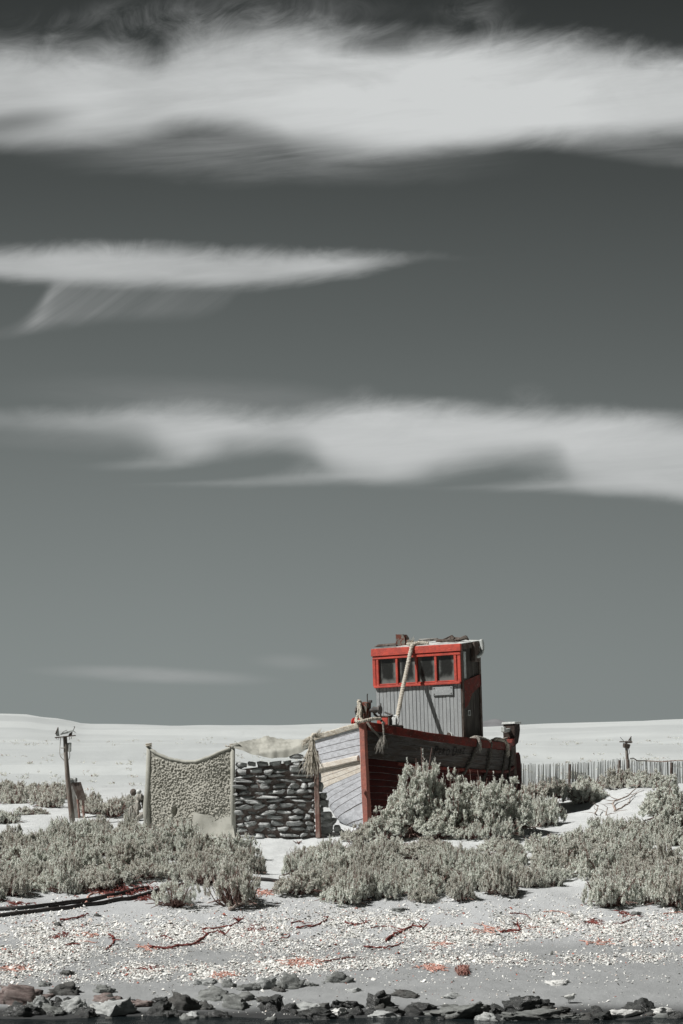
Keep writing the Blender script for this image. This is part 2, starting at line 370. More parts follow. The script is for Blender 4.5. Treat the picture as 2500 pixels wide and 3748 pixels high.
# ------------------------------------------------------------------ mesh builder
class MB:
    def __init__(self): self.v = []; self.f = []; self.mi = []
    def add(self, vs, fs, mi=0):
        o = len(self.v); self.v += [tuple(q) for q in vs]; self.f += [tuple(i + o for i in f) for f in fs]; self.mi += [mi] * len(fs)
        return self
    def box(self, c, s, rot=None, mi=0, taper=1.0, wob=0.0, rnd=random):
        """box with bevelled edges; c centre, s full sizes"""
        hx, hy, hz = s[0] / 2, s[1] / 2, s[2] / 2
        bv = min(hx, hy, hz) * .22
        M = rot.to_matrix() if isinstance(rot, Euler) else (rot if rot is not None else Matrix.Identity(3))
        pts = []; idx = {}
        for sx in (-1, 1):
            for sy in (-1, 1):
                for sz in (-1, 1):
                    k = taper if sz > 0 else 1.0
                    w = Vector((rnd.uniform(-wob, wob), rnd.uniform(-wob, wob), rnd.uniform(-wob, wob)))
                    for ax in range(3):
                        p = [sx * hx * k, sy * hy * k, sz * hz]
                        for a_ in range(3):
                            if a_ != ax: p[a_] -= (sx, sy, sz)[a_] * bv
                        idx[(sx, sy, sz, ax)] = len(pts); pts.append(M @ (Vector(p) + w) + Vector(c))
        q = lambda *k: idx[k]
        F = []
        for ax in range(3):
            o1, o2 = [a_ for a_ in range(3) if a_ != ax]
            for s_ in (-1, 1):
                ring = []
                for a_, b_ in ((-1, -1), (1, -1), (1, 1), (-1, 1)):
                    t_ = [0, 0, 0]; t_[ax] = s_; t_[o1] = a_; t_[o2] = b_
                    ring.append(idx[(*t_, ax)])
                F.append(ring)
        for ax in range(3):                                          # edge strips along ax
            o1, o2 = [a_ for a_ in range(3) if a_ != ax]
            for a_ in (-1, 1):
                for b_ in (-1, 1):
                    def key(s_, face):
                        t_ = [0, 0, 0]; t_[ax] = s_; t_[o1] = a_; t_[o2] = b_
                        return idx[(*t_, face)]
                    F.append([key(-1, o1), key(1, o1), key(1, o2), key(-1, o2)])
        for sx in (-1, 1):
            for sy in (-1, 1):
                for sz in (-1, 1): F.append([idx[(sx, sy, sz, 0)], idx[(sx, sy, sz, 1)], idx[(sx, sy, sz, 2)]])
        cc = Vector(c); G2 = []
        for f in F:
            a_, b_, c_ = pts[f[0]], pts[f[1]], pts[f[2]]
            n = (b_ - a_).cross(c_ - a_); ctr = sum((pts[i] for i in f), Vector()) / len(f)
            G2.append(f if n.dot(ctr - cc) >= 0 else f[::-1])
        return self.add(pts, G2, mi)
    def tube(self, pts, r, n=8, mi=0, cap=True):
        pts = [Vector(p) for p in pts]; rs = r if isinstance(r, (list, tuple, np.ndarray)) else [r] * len(pts)
        vs = []; fs = []; up = None
        for i, p in enumerate(pts):
            d = (pts[min(i + 1, len(pts) - 1)] - pts[max(i - 1, 0)]).normalized()
            if up is None:
                up = Vector((0, 0, 1)) if abs(d.z) < .9 else Vector((1, 0, 0))
            a_ = d.cross(up).normalized(); up = a_.cross(d).normalized()
            for k in range(n):
                t_ = 2 * math.pi * k / n
                vs.append(p + (a_ * math.cos(t_) + up * math.sin(t_)) * rs[i])
        for i in range(len(pts) - 1):
            for k in range(n):
                fs.append((i * n + k, i * n + (k + 1) % n, (i + 1) * n + (k + 1) % n, (i + 1) * n + k))
        if cap:
            fs.append(tuple(range(n))[::-1]); fs.append(tuple((len(pts) - 1) * n + k for k in range(n)))
        return self.add(vs, fs, mi)
    def rope(self, pts, r, turns=9.0, mi=0, n=6, seg=.03):
        """three strands laid round each other along pts"""
        pts = resample(pts, seg); L = 0; d0 = None
        strands = [[], [], []]
        for i, p in enumerate(pts):
            d = (pts[min(i + 1, len(pts) - 1)] - pts[max(i - 1, 0)]).normalized()
            if i: L += (p - pts[i - 1]).length
            if d0 is None: d0 = Vector((0, 0, 1)) if abs(d.z) < .9 else Vector((1, 0, 0))
            a_ = d.cross(d0).normalized(); d0 = a_.cross(d).normalized()
            for k in range(3):
                t_ = L * turns * 2 * math.pi + k * 2.094
                strands[k].append(p + (a_ * math.cos(t_) + d0 * math.sin(t_)) * r * .52)
        for s_ in strands: self.tube(s_, r * .56, n, mi)
        return self
    def fray(self, p, d, n, ln, spread, r=.004, mi=0, rnd=random, droop=.5):
        for k in range(n):
            q = Vector(p) + Vector([rnd.uniform(-.02, .02) for _ in range(3)]); dd = (Vector(d) + Vector([rnd.gauss(0, spread) for _ in range(3)])).normalized()
            pts = [q]; L = ln * rnd.uniform(.5, 1.0)
            for j in range(5):
                dd = (dd + Vector((rnd.gauss(0, .12), rnd.gauss(0, .12), -droop * .3 + rnd.gauss(0, .08)))).normalized()
                q = q + dd * L / 5; pts.append(q)
            self.tube(pts, [r, r, r * .9, r * .8, r * .6, r * .3], 4, mi)
        return self
    def grid(self, P, mi=0, flip=False):
        """P[i][j] points"""
        n, m_ = len(P), len(P[0])
        fs = []
        for i in range(n - 1):
            for j in range(m_ - 1):
                f = (i * m_ + j, i * m_ + j + 1, (i + 1) * m_ + j + 1, (i + 1) * m_ + j)
                fs.append(f[::-1] if flip else f)
        return self.add([q for row in P for q in row], fs, mi)
    def build(self, name, mats, parent=None, loc=None, smooth=False, rot=None):
        me = bpy.data.meshes.new(name)
        me.from_pydata([tuple(q) for q in self.v], [], self.f); me.update()
        for m_ in (mats if isinstance(mats, (list, tuple)) else [mats]): me.materials.append(m_)
        if any(self.mi): me.polygons.foreach_set('material_index', self.mi)
        if smooth: me.polygons.foreach_set('use_smooth', [True] * len(me.polygons))
        o = bpy.data.objects.new(name, me); C.objects.link(o)
        if parent is not None: o.parent = parent
        if loc is not None: o.location = loc
        if rot is not None: o.rotation_euler = rot
        return o
def resample(pts, seg):
    pts = [Vector(p) for p in pts]; out = []
    n = len(pts)
    for i in range(n - 1):                                            # Catmull-Rom
        p0, p1, p2, p3 = pts[max(i - 1, 0)], pts[i], pts[i + 1], pts[min(i + 2, n - 1)]
        k = max(2, int((p2 - p1).length / seg))
        for j in range(k):
            t_ = j / k
            out.append(.5 * ((2 * p1) + (p2 - p0) * t_ + (2 * p0 - 5 * p1 + 4 * p2 - p3) * t_ * t_ + (3 * p1 - p0 - 3 * p2 + p3) * t_ ** 3))
    return out + [pts[-1]]
def fast_mesh(name, V, F, mats, mi=None, smooth=False):
    """V n x 3, F m x k arrays of one face size"""
    V = np.asarray(V, np.float32); F = np.asarray(F, np.int32); k = F.shape[1]
    me = bpy.data.meshes.new(name)
    me.vertices.add(len(V)); me.vertices.foreach_set('co', V.ravel())
    me.loops.add(F.size); me.loops.foreach_set('vertex_index', F.ravel())
    me.polygons.add(len(F)); me.polygons.foreach_set('loop_start', np.arange(0, F.size, k, dtype=np.int32)); me.polygons.foreach_set('loop_total', np.full(len(F), k, np.int32))
    for m_ in (mats if isinstance(mats, (list, tuple)) else [mats]): me.materials.append(m_)
    if mi is not None: me.polygons.foreach_set('material_index', np.asarray(mi, np.int32))
    if smooth: me.polygons.foreach_set('use_smooth', np.ones(len(F), bool))
    me.update(calc_edges=True); me.validate()
    return me
def link(name, me, parent=None, loc=None):
    o = bpy.data.objects.new(name, me); C.objects.link(o)
    if parent is not None: o.parent = parent
    if loc is not None: o.location = loc
    return o
def tag(o, label=None, cat=None, group=None, kind=None):
    if label: o['label'] = label
    if cat: o['category'] = cat
    if group: o['group'] = group
    if kind: o['kind'] = kind
    return o
def thing(name, label, cat, loc, rz=0.0, group=None, rot=None):
    o = bpy.data.objects.new(name, None); o.empty_display_size = .2; C.objects.link(o)
    o.location = loc; o.rotation_euler = rot if rot is not None else (0, 0, rz)
    return tag(o, label, cat, group)

# ------------------------------------------------------------------ ground, water, far hill
def ground():
    def axis(core_a, core_b, step, lo, hi, g):
        a_ = list(np.arange(core_a, core_b + 1e-6, step)); s = step; x = core_b; up = []
        while x < hi: s *= g; x += s; up.append(min(x, hi))
        s = step; x = core_a; dn = []
        while x > lo: s *= g; x -= s; dn.append(max(x, lo))
        return np.array(dn[::-1] + a_ + up)
    xs = axis(-9.0, 9.0, .075, -6000, 6000, 1.07)
    ys = axis(41.0, 66.0, .075, -60, 9000, 1.025)
    X, Y = np.meshgrid(xs, ys)
    Z = H(X, Y)
    V = np.stack([X, Y, Z], -1).reshape(-1, 3)
    n, m_ = X.shape
    i = np.arange(n - 1)[:, None] * m_ + np.arange(m_ - 1)[None]
    F = np.stack([i, i + 1, i + m_ + 1, i + m_], -1).reshape(-1, 4)
    o = link('ground', fast_mesh('ground', V, F, M_SAND, smooth=True)); tag(o, kind='structure')
ground()
def sea():
    xs = np.linspace(-60, 60, 241); ys = np.concatenate([np.linspace(-400, 36, 60), np.linspace(36.3, 46, 60)])
    X, Y = np.meshgrid(xs, ys)
    Z = .035 * fbm(X * .9, Y * 1.3, 0, 3, 5) * _smoothstep((46 - Y) / 3)
    V = np.stack([X * 12, Y, Z], -1) if False else np.stack([X, Y, Z], -1)
    n, m_ = X.shape
    i = np.arange(n - 1)[:, None] * m_ + np.arange(m_ - 1)[None]
    F = np.stack([i, i + 1, i + m_ + 1, i + m_], -1).reshape(-1, 4)
    o = link('water', fast_mesh('water', V.reshape(-1, 3), F, M_WATER, smooth=True)); tag(o, kind='structure')
sea()
def hill():
    Yh = 2600.0
    xs = np.linspace(-40, 330, 75); mb = []
    k = FPX / Yh
    rows = []
    for d, s in ((-160, 0.0), (-90, .45), (-30, .85), (0, 1.0), (40, .8), (120, .3), (200, 0.0)):
        rows.append([(x, Yh + d, (lambda px: EYE + s * (HORIZON - (2652 - 21 * math.exp(-((px - 1812) / 42) ** 2) - 6 * math.exp(-((px - 1720) / 60) ** 2) + 1.6 * float(vnoise(px * .06, 3.0)))) / k)(1250 + x * k)) for x in xs])
    b = MB(); b.grid(rows, flip=True)
    o = b.build('hill', M_HILL, smooth=True); tag(o, kind='structure')
hill()

# ------------------------------------------------------------------ boat materials
M_GREYPAINT = worn('grey_hull_paint', (.50, .515, .54), (.40, .41, .43), scale=5, rough=.8, bscale=60, stretch=(1.4, .6, 3), c3=(.24, .23, .22), lo3=.62, hi3=.67, scale3=15, var=.15)
M_CREAMPAINT = worn('cream_hull_paint', (.60, .565, .50), (.52, .47, .40), scale=6, rough=.8, bscale=50, stretch=(1.4, .6, 3), c3=(.34, .22, .16), lo3=.63, hi3=.67, scale3=16, var=.12)
M_SHADETOP = worn('weathered_shade_dark_topsides', (.100, .094, .088), (.072, .058, .050), scale=4, rough=.85, stretch=(1, .5, 3), c3=(.20, .20, .19), lo3=.62, hi3=.68, scale3=14, var=.2)  # weathered grey topsides, with the shade of this side darkened into the colour
M_REDHULL = worn('dark_red_bottom_paint', (.060, .011, .009), (.040, .009, .008), scale=5, rough=.8, stretch=(1, .6, 2.5), c3=(.10, .035, .027), lo3=.64, hi3=.70, scale3=18)
M_RAILRED = worn('red_rail_paint', (.17, .030, .022), (.11, .033, .026), scale=7, rough=.75, c3=(.25, .17, .14), lo3=.62, hi3=.66, scale3=22)
M_STEM = worn('faded_red_stem', (.40, .155, .118), (.34, .15, .12), scale=7, rough=.8, c3=(.40, .22, .18), lo3=.60, hi3=.68, scale3=30)
M_RED = worn('bright_red_paint', (.58, .085, .056), (.42, .070, .050), scale=6, rough=.6, spec=.35, c3=(.20, .055, .04), lo3=.61, hi3=.66, scale3=24, var=.18, bstr=.6)
M_RAILCREAM = worn('cream_rail_paint', (.54, .52, .45), (.40, .36, .29), scale=9, rough=.8, c3=(.30, .16, .11), lo3=.60, hi3=.66, scale3=22, stretch=(1, .6, 2))
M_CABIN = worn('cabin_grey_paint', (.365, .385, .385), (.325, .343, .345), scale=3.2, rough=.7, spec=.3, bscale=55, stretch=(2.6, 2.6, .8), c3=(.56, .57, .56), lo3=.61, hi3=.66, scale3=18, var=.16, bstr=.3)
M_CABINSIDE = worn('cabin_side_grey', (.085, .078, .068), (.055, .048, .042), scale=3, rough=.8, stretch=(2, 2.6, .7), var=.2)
M_CABINWHITE = worn('chipped_white_corner', (.42, .44, .44), (.62, .63, .62), scale=16, lo=.48, hi=.54, rough=.8, stretch=(1, 1, .6), var=.12)
M_SEAM = worn('dark_seam', (.16, .15, .145), (.24, .22, .21), rough=.95)
M_ROOFTOP = worn('bleached_roof_boards', (.62, .64, .62), (.44, .45, .43), scale=5, rough=.9, stretch=(.6, 2.5, 1), c3=(.22, .20, .18), lo3=.62, hi3=.66, scale3=16, var=.15)
M_DARKWOOD = worn('dark_old_wood', (.085, .06, .05), (.14, .12, .105), scale=8, rough=.9, stretch=(1, 1, .6))
M_BLACKWOOD = worn('tarred_wood', (.030, .022, .019), (.05, .036, .030), scale=8, rough=.8)
M_GREYWOOD = worn('grey_old_wood', (.30, .30, .28), (.19, .175, .16), scale=9, rough=.9, stretch=(1, 1, .5))
M_REDWOOD = worn('reddish_old_wood', (.22, .12, .10), (.30, .22, .19), scale=8, rough=.9, stretch=(1, 1, .4))
M_RUST = worn('rusty_iron', (.16, .15, .13), (.14, .045, .03), scale=10, lo=.45, hi=.55, rough=.75, c3=(.30, .31, .28), lo3=.60, hi3=.66)
M_IRON = worn('dark_iron', (.06, .058, .055), (.10, .085, .075), scale=14, rough=.6, spec=.4)
M_PALEMETAL = worn('pale_metal', (.50, .53, .51), (.38, .40, .38), scale=10, rough=.5, spec=.5, c3=(.25, .2, .17), lo3=.64, hi3=.7)
M_ROPE = worn('pale_rope', (.56, .53, .46), (.44, .40, .33), scale=30, rough=.95, bscale=160, bstr=.4)
M_ROPEGREY = worn('grey_rope', (.38, .37, .33), (.27, .25, .22), scale=30, rough=.95, bscale=160, bstr=.4)
M_ROPEDARK = worn('dark_rope', (.13, .125, .11), (.085, .075, .065), scale=30, rough=.95)
M_ROPERED = worn('red_cord', (.60, .06, .045), (.42, .04, .03), scale=30, rough=.8)
M_BLACKLETTER = worn('black_letter_paint', (.018, .016, .016), (.030, .026, .024), rough=.8)
M_WHITE = worn('white_enamel', (.70, .72, .70), (.58, .60, .58), scale=10, rough=.6)
def glass_fn(t, b, out):
    oc = t.new('ShaderNodeTexCoord').outputs['Object']
    ge = t.new('ShaderNodeTexCoord').outputs['UV']
    u, v, _ = t.sep(ge)
    ed = t.m('MINIMUM', t.m('MINIMUM', u, t.m('SUBTRACT', 1.0, u)), t.m('MULTIPLY', v, .75))
    ed = t.m('ADD', ed, t.m('MULTIPLY', t.m('SUBTRACT', t.noise(oc, 5.0, 4, .6), .5), .42))
    salt = t.smooth(ed, .23, .02)
    speck = t.smooth(t.noise(oc, 45, 4, .7), .55, .75, 0, .35)
    col = t.mix(t.m('ADD', t.m('MULTIPLY', salt, .70), speck, clamp=True), rgb(.020, .020, .018), rgb(.20, .215, .20))
    t.l.new(col, b.inputs['Base Color']); b.inputs['Roughness'].default_value = .22; b.inputs['Specular IOR Level'].default_value = .4
    t.put(b.inputs['Roughness'], t.lin(salt, 0, 1, .12, .7))
M_GLASS = material('salty_window_glass', glass_fn)

# ------------------------------------------------------------------ fishing boat
TH = R(28)                       # how far the bow points away from the camera, to the left
BX, BY, BZ = .586, 60.0, 2.40
boat = thing('fishing_boat', 'beached wooden fishing boat with a red and grey wheelhouse, weathered planks and red stem', 'boat', (BX, BY, BZ), rot=(0, R(-2.0), -TH))
boat.rotation_mode = 'XYZ'
B_M = Matrix.Translation((BX, BY, BZ)) @ Euler((0, R(-2.0), -TH)).to_matrix().to_4x4()
def bw(p): return B_M @ Vector(p)                 # boat to world
LB = 8.0
_SU = np.array([0, .25, .5, .8, 1.2, 2.0, 3.0, 4.5, 6, 7, 7.6, 8.0]); _SW = np.array([2.49, 2.42, 2.34, 2.27, 2.19, 2.10, 2.03, 2.00, 2.02, 2.08, 2.15, 2.22])
_RU = np.array([0, .25, .5, 1.0, 1.5, 2.0, 3.0, 4.0, 5.0, 6.0, 7.0, 7.6, 8.0]); _RB = np.array([.07, .38, .65, 1.08, 1.36, 1.52, 1.64, 1.54, 1.24, .86, .44, .19, .07])
_LU = np.array([0, .2, .4, .6, .8, .95, 1.1, 2.5, 4.0, 5.0, 6.0, 7.0, 7.6, 8.0]); _LB = np.array([.07, .50, .93, 1.36, 1.70, 1.86, 1.92, 1.92, 1.75, 1.42, .95, .46, .19, .07])
_FT = np.array([0, .15, .3, .5, .7, .85, .95, 1.0]); _FR = np.array([1, .955, .90, .78, .60, .42, .22, .06]); _FL = np.array([1, .985, .965, .91, .81, .69, .50, .07])
def sheer(u): return _pchip(_SU, _SW, u)
def hull_pt(side, u, t, inset=0.0):
    """side +1 right of the picture, -1 left; u metres aft of the stem, t 0 at the rail .. 1 at the keel"""
    if side < 0:                                                     # planks of the sunlit bow sweep up to the stem
        k_ = np.clip(np.asarray(u, float) / 1.0, 0, 1); t = np.interp(t, [0, .3, .45, .7, .85, 1], [0, .30, .365, .505, .66, 1]) * (1 - k_) + np.asarray(t) * k_
    top = sheer(u)
    b = _pchip(_RU, _RB, u) if side > 0 else _pchip(_LU, _LB, u)
    f = np.interp(t, _FT, _FR) if side > 0 else np.interp(t, _FT, _FL)
    fine = np.clip(u / 1.1, 0, 1)
    if side > 0: f = f * fine + (1 - fine) * f ** 1.35
    v = np.maximum(b * f, .065) - inset
    keel = .02 + .10 * (u / LB) ** 2
    return side * v, u, top + (keel - top) * t
NSTR = 16
def hull():
    b = MB()
    us = np.concatenate([np.linspace(0, 1.6, 26), np.linspace(1.7, LB, 44)])
    for side in (1, -1):
        edge = [(k / NSTR) for k in range(NSTR + 1)]
        for k in range(NSTR):
            t0, t1 = edge[k], edge[k + 1]
            wob = lambda tt, s: tt + .0032 * vnoise(us * 2.2, tt * 30, side, s) + .0016 * vnoise(us * 9, tt * 30, side, s + 3)
            gap = .0020 + .0012 * np.abs(vnoise(us * 5, k, side, 77))
            g0 = wob(t0, 1) + (gap if k else 0); g1 = wob(t1, 1) - (gap if k < NSTR - 1 else 0)
            bul = .006 * vnoise(us * 1.3, k * 3.1, side, 5)
            rows = []
            for q in (0, .5, 1):
                tt = g0 + (g1 - g0) * q
                rows.append([tuple(hull_pt(side, u_, tq, -bq * (1 if q == .5 else .4))) for u_, tq, bq in zip(us, tt, bul)])
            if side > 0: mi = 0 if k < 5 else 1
            else: mi = 2 if k < 5 else (3 if k < 9 else 2)
            b.grid(rows, mi, flip=side > 0)
            if k < NSTR - 1:                                          # the seam under this plank
                n0 = wob(t1, 1) - gap; n1_ = wob(t1, 1) + gap; nm = wob(t1, 1)
                seam = [[tuple(hull_pt(side, u_, tq, 0)) for u_, tq in zip(us, n0)], [tuple(hull_pt(side, u_, tq, .022)) for u_, tq in zip(us, nm)], [tuple(hull_pt(side, u_, tq, 0)) for u_, tq in zip(us, n1_)]]
                b.grid(seam, 4, flip=side > 0)
    # keel strip between the two sides
    rows = [[tuple(hull_pt(-1, u_, 1.0)) for u_ in us], [tuple(hull_pt(1, u_, 1.0)) for u_ in us]]
    b.grid(rows, 1, flip=False)
    h_ = b.build('hull', [M_SHADETOP, M_REDHULL, M_GREYPAINT, M_CREAMPAINT, M_SEAM], boat)
    return h_
HULL = hull()
def rail_strip(name, side, u0, u1, prof, mats, mi_of=None, par=None, step=.09, t_fix=None):
    """a timber that follows the hull: prof = list of (outward, up) round the section"""
    b = MB(); us = np.arange(u0, u1 + 1e-6, step); rows = []
    for j, (o_, z_) in enumerate(prof + prof[:1]):
        row = []
        for u_ in us:
            x, y, z = hull_pt(side, u_, t_fix if t_fix is not None else 0.0)
            x2, y2, _ = hull_pt(side, u_ + .02, t_fix if t_fix is not None else 0.0); x1, y1, _ = hull_pt(side, u_ - .02, t_fix if t_fix is not None else 0.0)
            n = Vector((y2 - y1, -(x2 - x1), 0)); n = (n if n.x * side > 0 else -n).normalized()
            jj = .006 * float(vnoise(u_ * 3.0, j * 2.0, side)) + .003 * float(vnoise(u_ * 14.0, j * 2.0, side))
            row.append((x + n.x * (o_ + jj), y + n.y * (o_ + jj), z + z_ + jj))
        rows.append(row)
    b.grid(rows, 0, flip=side < 0)
    n = len(us); m_ = len(prof)
    b.f.append(tuple(j * n for j in range(m_))); b.mi.append(0); b.f.append(tuple(j * n + n - 1 for j in range(m_))[::-1]); b.mi.append(0)
    return b.build(name, mats, par or boat)
o = rail_strip('gunwale', 1, 0.0, LB, [(-.10, .05), (.045, .045), (.055, .03), (.05, -.13), (.0, -.135), (-.10, -.03)], M_RAILRED)
o = rail_strip('gunwale', -1, 0.02, LB, [(-.10, .06), (.06, .045), (.07, .02), (.045, -.07), (.0, -.075), (-.10, -.03)], M_RAILCREAM); o['label'] = 'cream painted rail along the sunlit side'
o = rail_strip('rub_rail', -1, 0.05, LB - .3, [(0.0, .065), (.03, .065), (.065, .045), (.065, -.05), (.03, -.06), (0.0, -.06)], M_CREAMPAINT, t_fix=.315); o['label'] = 'thick cream rubbing strake'
o = rail_strip('rub_rail', 1, .5, LB - .2, [(0.0, .035), (.05, .03), (.06, .01), (.05, -.03), (.0, -.035)], M_RAILRED, t_fix=.33); o['label'] = 'thin red rubbing strake'
def stem():
    b = MB()
    zs = np.linspace(0, 2.52, 14); L = []
    for z in zs:
        w = .072 + .006 * float(vnoise(z * 3, 1.0)); f = -.115 + .035 * (1 - z / 2.5) + .006 * float(vnoise(z * 4, 5.0))
        L.append([(-w - .004, .10, z), (-w, f + .012, z), (-w + .012, f, z), (w - .012, f, z), (w, f + .012, z), (w + .004, .10, z)])
    b.grid(L); n = len(L)
    b.f.append(tuple(range((n - 1) * 6, n * 6))); b.mi.append(0)
    b.build('stem', M_STEM, boat)
stem()
def deck():
    b = MB(); us = np.linspace(.1, LB - .1, 40)
    b.grid([[(float(hull_pt(s, u_, 0)[0]) * .97, u_, float(sheer(u_)) - .32) for u_ in us] for s in (1, -1)], 0)
    b.build('deck', M_GREYWOOD, boat)
deck()
def stern_gear():
    b = MB()                                                        # stern post, proud of the hull end
    b.box((0, LB + .06, 1.18), (.15, .20, 2.35)); b.build('stern_post', M_DARKWOOD, boat)
    b = MB()
    pr = [(.16, .5), (.16, 1.60), (.26, 1.82), (.38, 1.88), (.46, 1.80), (.50, 1.55), (.47, 1.1), (.36, .6)]
    n = len(pr); vs = [(s * .045, LB + y, z) for s in (-1, 1) for y, z in pr]
    fs = [tuple(range(n))[::-1], tuple(range(n, 2 * n))] + [(i, (i + 1) % n, n + (i + 1) % n, n + i) for i in range(n)]
    b.add(vs, fs); b.build('rudder', M_REDHULL, boat)
    # timber head over the stern with its pale cap and a stub tiller
    b = MB(); pr = [(-.36, 2.16), (-.05, 2.26), (-.06, 2.42), (-.03, 2.60), (.32, 2.60), (.34, 2.46), (.28, 2.30), (.18, 2.12), (-.1, 2.02)]
    n = len(pr); vs = [(s * .155, LB - .05 + y * .9, z) for s in (-1, 1) for y, z in pr]
    fs = [tuple(range(n))[::-1], tuple(range(n, 2 * n))] + [(i, (i + 1) % n, n + (i + 1) % n, n + i) for i in range(n)]
    b.add(vs, fs); hd = b.build('rudder_head', M_BLACKWOOD, boat)
    b = MB(); b.box((0, LB + .08, 2.622), (.36, .38, .05), wob=.01); b.build('cap', M_WHITE, hd)
    b = MB(); b.box((0, LB - .22, 2.43), (.09, .34, .09), Euler((R(6), 0, 0))); b.box((0, LB - .42, 2.455), (.10, .09, .13)); b.build('tiller', M_PALEMETAL, hd)
stern_gear()

# wheelhouse: front wall at u = CF, leans a touch with the hull
CF, CL, CW = 2.67, 1.12, 2.23
CABX = .065
Z0 = 1.55                       # foot of the wall, on the deck
ZS = 3.45                       # sill of the windows
ZT = 4.215                       # top of the front wall
def cabin():
    b = MB(); hw = CW / 2
    top_w = hw + .018
    nb = 23
    # front boards, tongue and groove, grey below the windows
    xs = np.linspace(-hw, hw, nb + 1)
    for k in range(nb):
        x0, x1 = xs[k] + .0028, xs[k + 1] - .0028
        dz = .004 * random.uniform(-1, 1)
        mi = 2 if k >= nb - 1 and False else 0
        rows = [[(x0, CF + .010, z), (x0 + .006, CF + dz, z), (x1 - .006, CF + dz, z), (x1, CF + .010, z)] for z in (Z0, (Z0 + ZS) / 2, ZS)]
        b.grid(rows, mi)
        if k < nb - 1:
            b.add([(x1, CF + .010, Z0), (xs[k + 1] + .0028, CF + .010, Z0), (xs[k + 1] + .0028, CF + .010, ZS), (x1, CF + .010, ZS)], [(0, 1, 2, 3)], 3)
    # the wall behind the windows, both sides, back
    b.add([(-hw, CF + .03, ZS), (hw, CF + .03, ZS), (hw, CF + .03, ZT), (-hw, CF + .03, ZT)], [(0, 1, 2, 3)], 4)
    ns = 10; ys = np.linspace(CF, CF + CL, ns + 1)
    for s in (1, -1):
        for k in range(ns):
            y0, y1 = ys[k] + .004, ys[k + 1] - .004
            o_ = .003 * random.uniform(-1, 1)
            rt = lambda y: ZT + .04 + .13 * (y - CF) / CL
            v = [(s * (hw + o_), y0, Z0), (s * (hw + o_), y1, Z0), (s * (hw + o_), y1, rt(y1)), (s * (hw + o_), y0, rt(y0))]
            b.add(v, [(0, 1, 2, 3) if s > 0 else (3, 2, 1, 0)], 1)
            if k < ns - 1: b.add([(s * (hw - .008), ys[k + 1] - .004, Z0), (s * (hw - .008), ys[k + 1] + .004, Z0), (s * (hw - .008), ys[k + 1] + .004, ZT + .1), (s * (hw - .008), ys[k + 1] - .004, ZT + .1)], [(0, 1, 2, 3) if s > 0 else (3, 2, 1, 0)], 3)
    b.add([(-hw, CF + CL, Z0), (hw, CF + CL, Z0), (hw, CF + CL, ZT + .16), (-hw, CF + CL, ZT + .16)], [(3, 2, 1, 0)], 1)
    cab = b.build('wheelhouse', [M_CABIN, M_CABINSIDE, M_CABINWHITE, M_SEAM, M_DARKWOOD], boat)
    cab.location = (CABX, 0, 0)
    # red fascia, lower drip moulding
    b = MB(); b.box((.0, CF - .045, ZT + .045), (CW + .12, .06, .175), wob=.004); b.box((.0, CF - .030, ZT - .085), (CW + .07, .05, .075), wob=.004)
    b.build('fascia', M_RED, cab)
    # red window framing: jambs, three mullions, sill
    b = MB(); zc = (ZS + ZT - .12) / 2; hh = ZT - .12 - ZS
    for x, w in ((-hw - .005, .085), (-hw + .085, .075), (hw - .105, .075), (hw - .01, .085)):
        b.box((x, CF - .022, zc + .01), (w - .006, .055 if w < .08 else .042, hh))
    gx = np.linspace(-hw + .085, hw - .105, 5)
    for x in gx[1:-1]: b.box((x, CF - .022, zc + .01), (.058, .05, hh))
    b.box((0, CF - .030, ZS - .005), (CW + .03, .07, .055), wob=.003); b.box((0, CF - .020, ZS + .045), (CW - .1, .03, .03))
    b.build('window_frame', M_RED, cab)
    for k in range(4):
        x0, x1 = gx[k] + .034, gx[k + 1] - .034
        bm = MB(); bm.add([(x0, CF + .004, ZS + .045), (x1, CF + .004, ZS + .045), (x1, CF + .004, ZT - .115), (x0, CF + .004, ZT - .115)], [(0, 1, 2, 3)])
        p = bm.build('window_pane', M_GLASS, cab)
        uv = p.data.uv_layers.new(name='uv')
        for i, q in enumerate(((0, 0), (1, 0), (1, 1), (0, 1))): uv.data[i].uv = q
    # roof: sloping up towards the back, cambered, boards with broken edges
    b = MB(); n = 14
    for k in range(n):
        x0 = -hw - .05 + (CW + .10) * k / n; x1 = x0 + (CW + .10) / n - .006
        bk = CF + CL + random.uniform(.0, .06); fr = CF - .055 + random.uniform(0, .02)
        cam_ = lambda x: .05 * (1 - (x / hw) ** 2)
        za = ZT + .135; zb = ZT + .265
        pts = []
        for y, z in ((fr, za), (bk, zb)):
            for x in (x0, x1):
                pts += [(x, y, z + cam_(x) * (.3 if y == fr else 1)), (x, y, z + cam_(x) * (.3 if y == fr else 1) - .035)]
        b.add(pts, [(0, 2, 6, 4), (1, 5, 7, 3), (0, 1, 3, 2), (4, 6, 7, 5), (0, 4, 5, 1), (2, 3, 7, 6)], 1 if k < 4 else 0)
    b.build('roof', [M_ROOFTOP, M_GREYWOOD], cab)
    # dark eave board on the shaded side
    b = MB(); a_ = math.atan2(.13, CL)
    b.box((hw + .025, CF + CL / 2, ZT + .125), (.04, CL + .05, .13), Euler((a_, 0, 0))); b.build('eave_board', M_DARKWOOD, cab)
    # shaded side: corner post, door in its frame, red band
    b = MB(); b.box((hw + .012, CF + .06, (Z0 + ZT) / 2), (.05, .10, ZT - Z0)); b.box((hw + .014, CF + 1.04, (Z0 + ZT) / 2), (.04, .09, ZT - Z0 + .15)); b.build('corner_post', M_DARKWOOD, cab)
    b = MB(); b.box((hw + .010, CF + .30, 2.85), (.03, .34, 2.2)); b.build('side_door', M_REDWOOD if False else M_CABINSIDE, cab)
